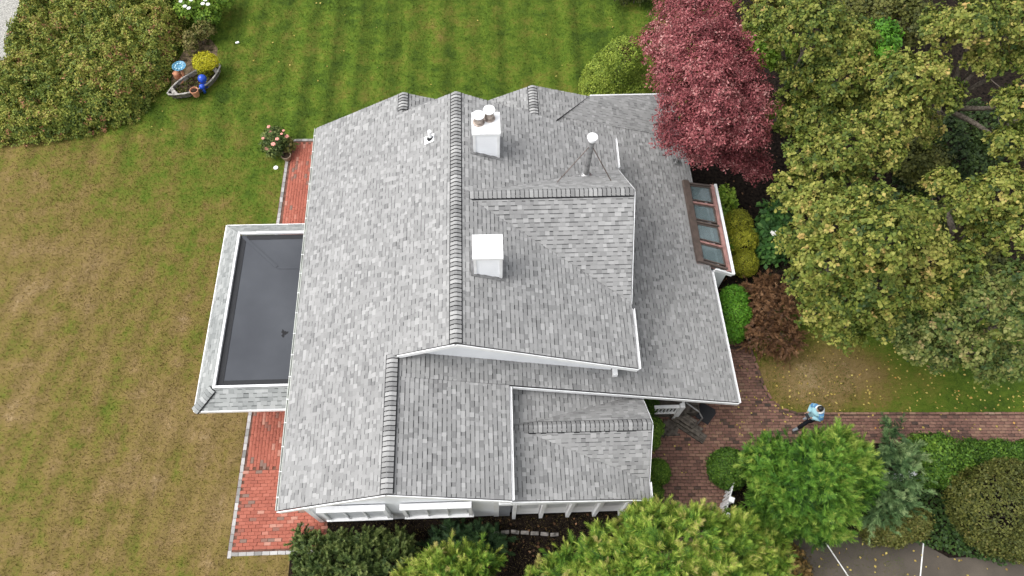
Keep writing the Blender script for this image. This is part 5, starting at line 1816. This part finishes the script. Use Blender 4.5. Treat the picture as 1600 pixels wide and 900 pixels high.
ring = [W3(.04 + .11 * math.cos(a), .11 * math.sin(a), 1.45 - .02 * math.cos(a)) for a in np.linspace(.7, 2 * math.pi - .7, 18)]
b.tube(ring, .032, 8)
remesh(b.build('hood', plain('white_hood', (.72, .76, .76), .8), person), .012)
b = MB()
b.tube([W3(0, 0, hipz - .08), W3(0, 0, hipz + .08)], [.15, .145], 14)
for s, (ff, fs), lift in ((1, footL, 0), (-1, footR, .03)):
    hip = W3(0, s * .085, hipz)
    knee = W3(ff * .5 + (.05 if s > 0 else .07), s * .09, .47)
    ank = W3(ff, fs, .12 + lift)
    b.tube([hip, hip.lerp(knee, .5), knee, knee.lerp(ank, .4), ank], [.102, .094, .075, .072, .058], 12)
remesh(b.build('trousers', plain('dark_trousers', (.012, .014, .018), .8), person), .014)
for s, (ff, fs), lift in ((1, footL, 0), (-1, footR, .03)):
    b = MB()
    b.tube([W3(ff - .08, fs, .055 + lift * 1.6), W3(ff + .05, fs, .052 + lift * .5), W3(ff + .19, fs, .042)], [.05, .053, .04], 12)
    remesh(b.build('shoe', plain('grey_shoe', (.20, .22, .24), .7), person), .012)
b = MB()
b.box(W3(.36, 0, 1.185), (.10, .17, .02), math.atan2(FW.y, FW.x))
tag(b.build('handset', 'black_rubber', bevel=.005), 'small dark handset held by the person on the path', 'handset')

# ------------------------------------------------------------------ grass blades and fallen leaves
def blades(name, label, n, region, mat, h=.07, avoid=(), seed=1, parent=None):
    r = np.random.default_rng(seed)
    xs = r.uniform(region[0], region[1], n)
    ys = r.uniform(region[2], region[3], n)
    # keep inside what the lens could see, widened by a few metres
    edge_ = np.minimum(15.5 + .30 * ys - np.abs(xs - .05 * ys), np.minimum(ys - region[2], region[3] - ys))
    ok = edge_ > 5.0 * r.random(n) ** 2
    for P in avoid:
        ok &= ~in_poly_np(xs, ys, P)
    xs, ys = xs[ok], ys[ok]
    cl = lobe_noise(np.stack([xs, ys, 0 * xs], 1), np.random.default_rng(seed + 5), 7.0)
    keep = r.random(len(xs)) < .8 + .12 * cl
    xs, ys = xs[keep], ys[keep]
    m = len(xs)
    A = unit(np.stack([r.normal(size=m) * .45, r.normal(size=m) * .45, np.ones(m)], 1))
    S = unit(np.cross(A, r.normal(size=(m, 3))))
    L_ = (h * r.uniform(.5, 1.4, m))[:, None]
    P0 = np.stack([xs, ys, np.zeros(m)], 1)
    wdt = .009
    V = np.stack([P0 - S * wdt, P0 + S * wdt, P0 + A * L_], 1).reshape(-1, 3)
    o = link(name, np_mesh(name, V, np.arange(m * 3).reshape(-1, 3), None, MAT[mat]), parent)
    return tag(o, label, 'grass', kind='stuff')

HOUSE_FOOT = [(-5.2, 3.7), (4.2, 3.7), (7.3, 6.6), (7.3, 17), (-5.2, 15.4)]
PATIO_ALL = [(-7.70, 2.83), (-4.9, 2.8), (-4.9, 18.15), (-7.62, 18.15)]
blades('lawn_grass', 'mown grass of the lawn around the west and back of the house', 640000, (-27, 12, -2.5, 31), 'lawn', .07,
       [HOUSE_FOOT, PATIO_ALL, THK, [(-5.9, -2), (20, -2), (20, 7), (8, 9), (7.3, 16), (10.4, 24.5), (16, 30), (30, 30), (30, -2)], [(-60, 18), (-19.7, 20), (-19.4, 26), (-60, 40)]], 1)
r0 = blades('east_lawn_grass', 'patchy grass and straw of the small lawn beside the path', 70000, (8.8, 22, 5.4, 13.6), 'east_lawn', .06,
       [PATH], 2)

def litter(name, label, spots_r, n, mat, seed, zf=.03, size=.075):
    r = np.random.default_rng(seed)
    PP = []
    for (x0, x1, y0, y1, w) in spots_r:
        k = int(n * w)
        PP.append(np.stack([r.uniform(x0, x1, k), r.uniform(y0, y1, k), np.full(k, zf)], 1))
    P = np.vstack(PP)
    P[:, 2] += r.uniform(0, .03, len(P))
    N = unit(np.array([0, 0, 1.0]) + r.normal(size=P.shape) * .3)
    A, _ = frames(N, r)
    Ls = size * r.uniform(.6, 1.3, len(P))
    V, F = leaf_quads(P, A, N, Ls, Ls * .8)
    o = link(name, np_mesh(name, V, F, np.clip(r.normal(.55, .22, len(P)), 0, 1), MAT[mat]))
    return tag(o, label, 'leaves', kind='stuff')
litter('fallen_leaves', 'yellow fallen leaves scattered over the brick path and the lawn under the maples', [(8.9, 18, 6.5, 9.8, .62), (7.2, 17, 5.6, 7.5, .16), (7.2, 11, 6, 9, .08), (4.8, 7.2, 3.2, 6.5, .04), (9, 16, 1.2, 2.7, .10)], 620, 'fallen', 4, .055)
litter('lawn_leaves', 'a few yellow leaves lying on the back lawn', [(-14, 8, 17, 26, 1.0)], 60, 'fallen', 6, .05, .08)
litter('bed_litter', 'dead leaves lying on the dark mulch of the beds', [(-1, 6, 2.2, 3.7, .2), (8, 18, 10, 24, .7), (7.2, 9.5, 9.3, 16, .1)], 700, 'brown', 9, .02, .09)
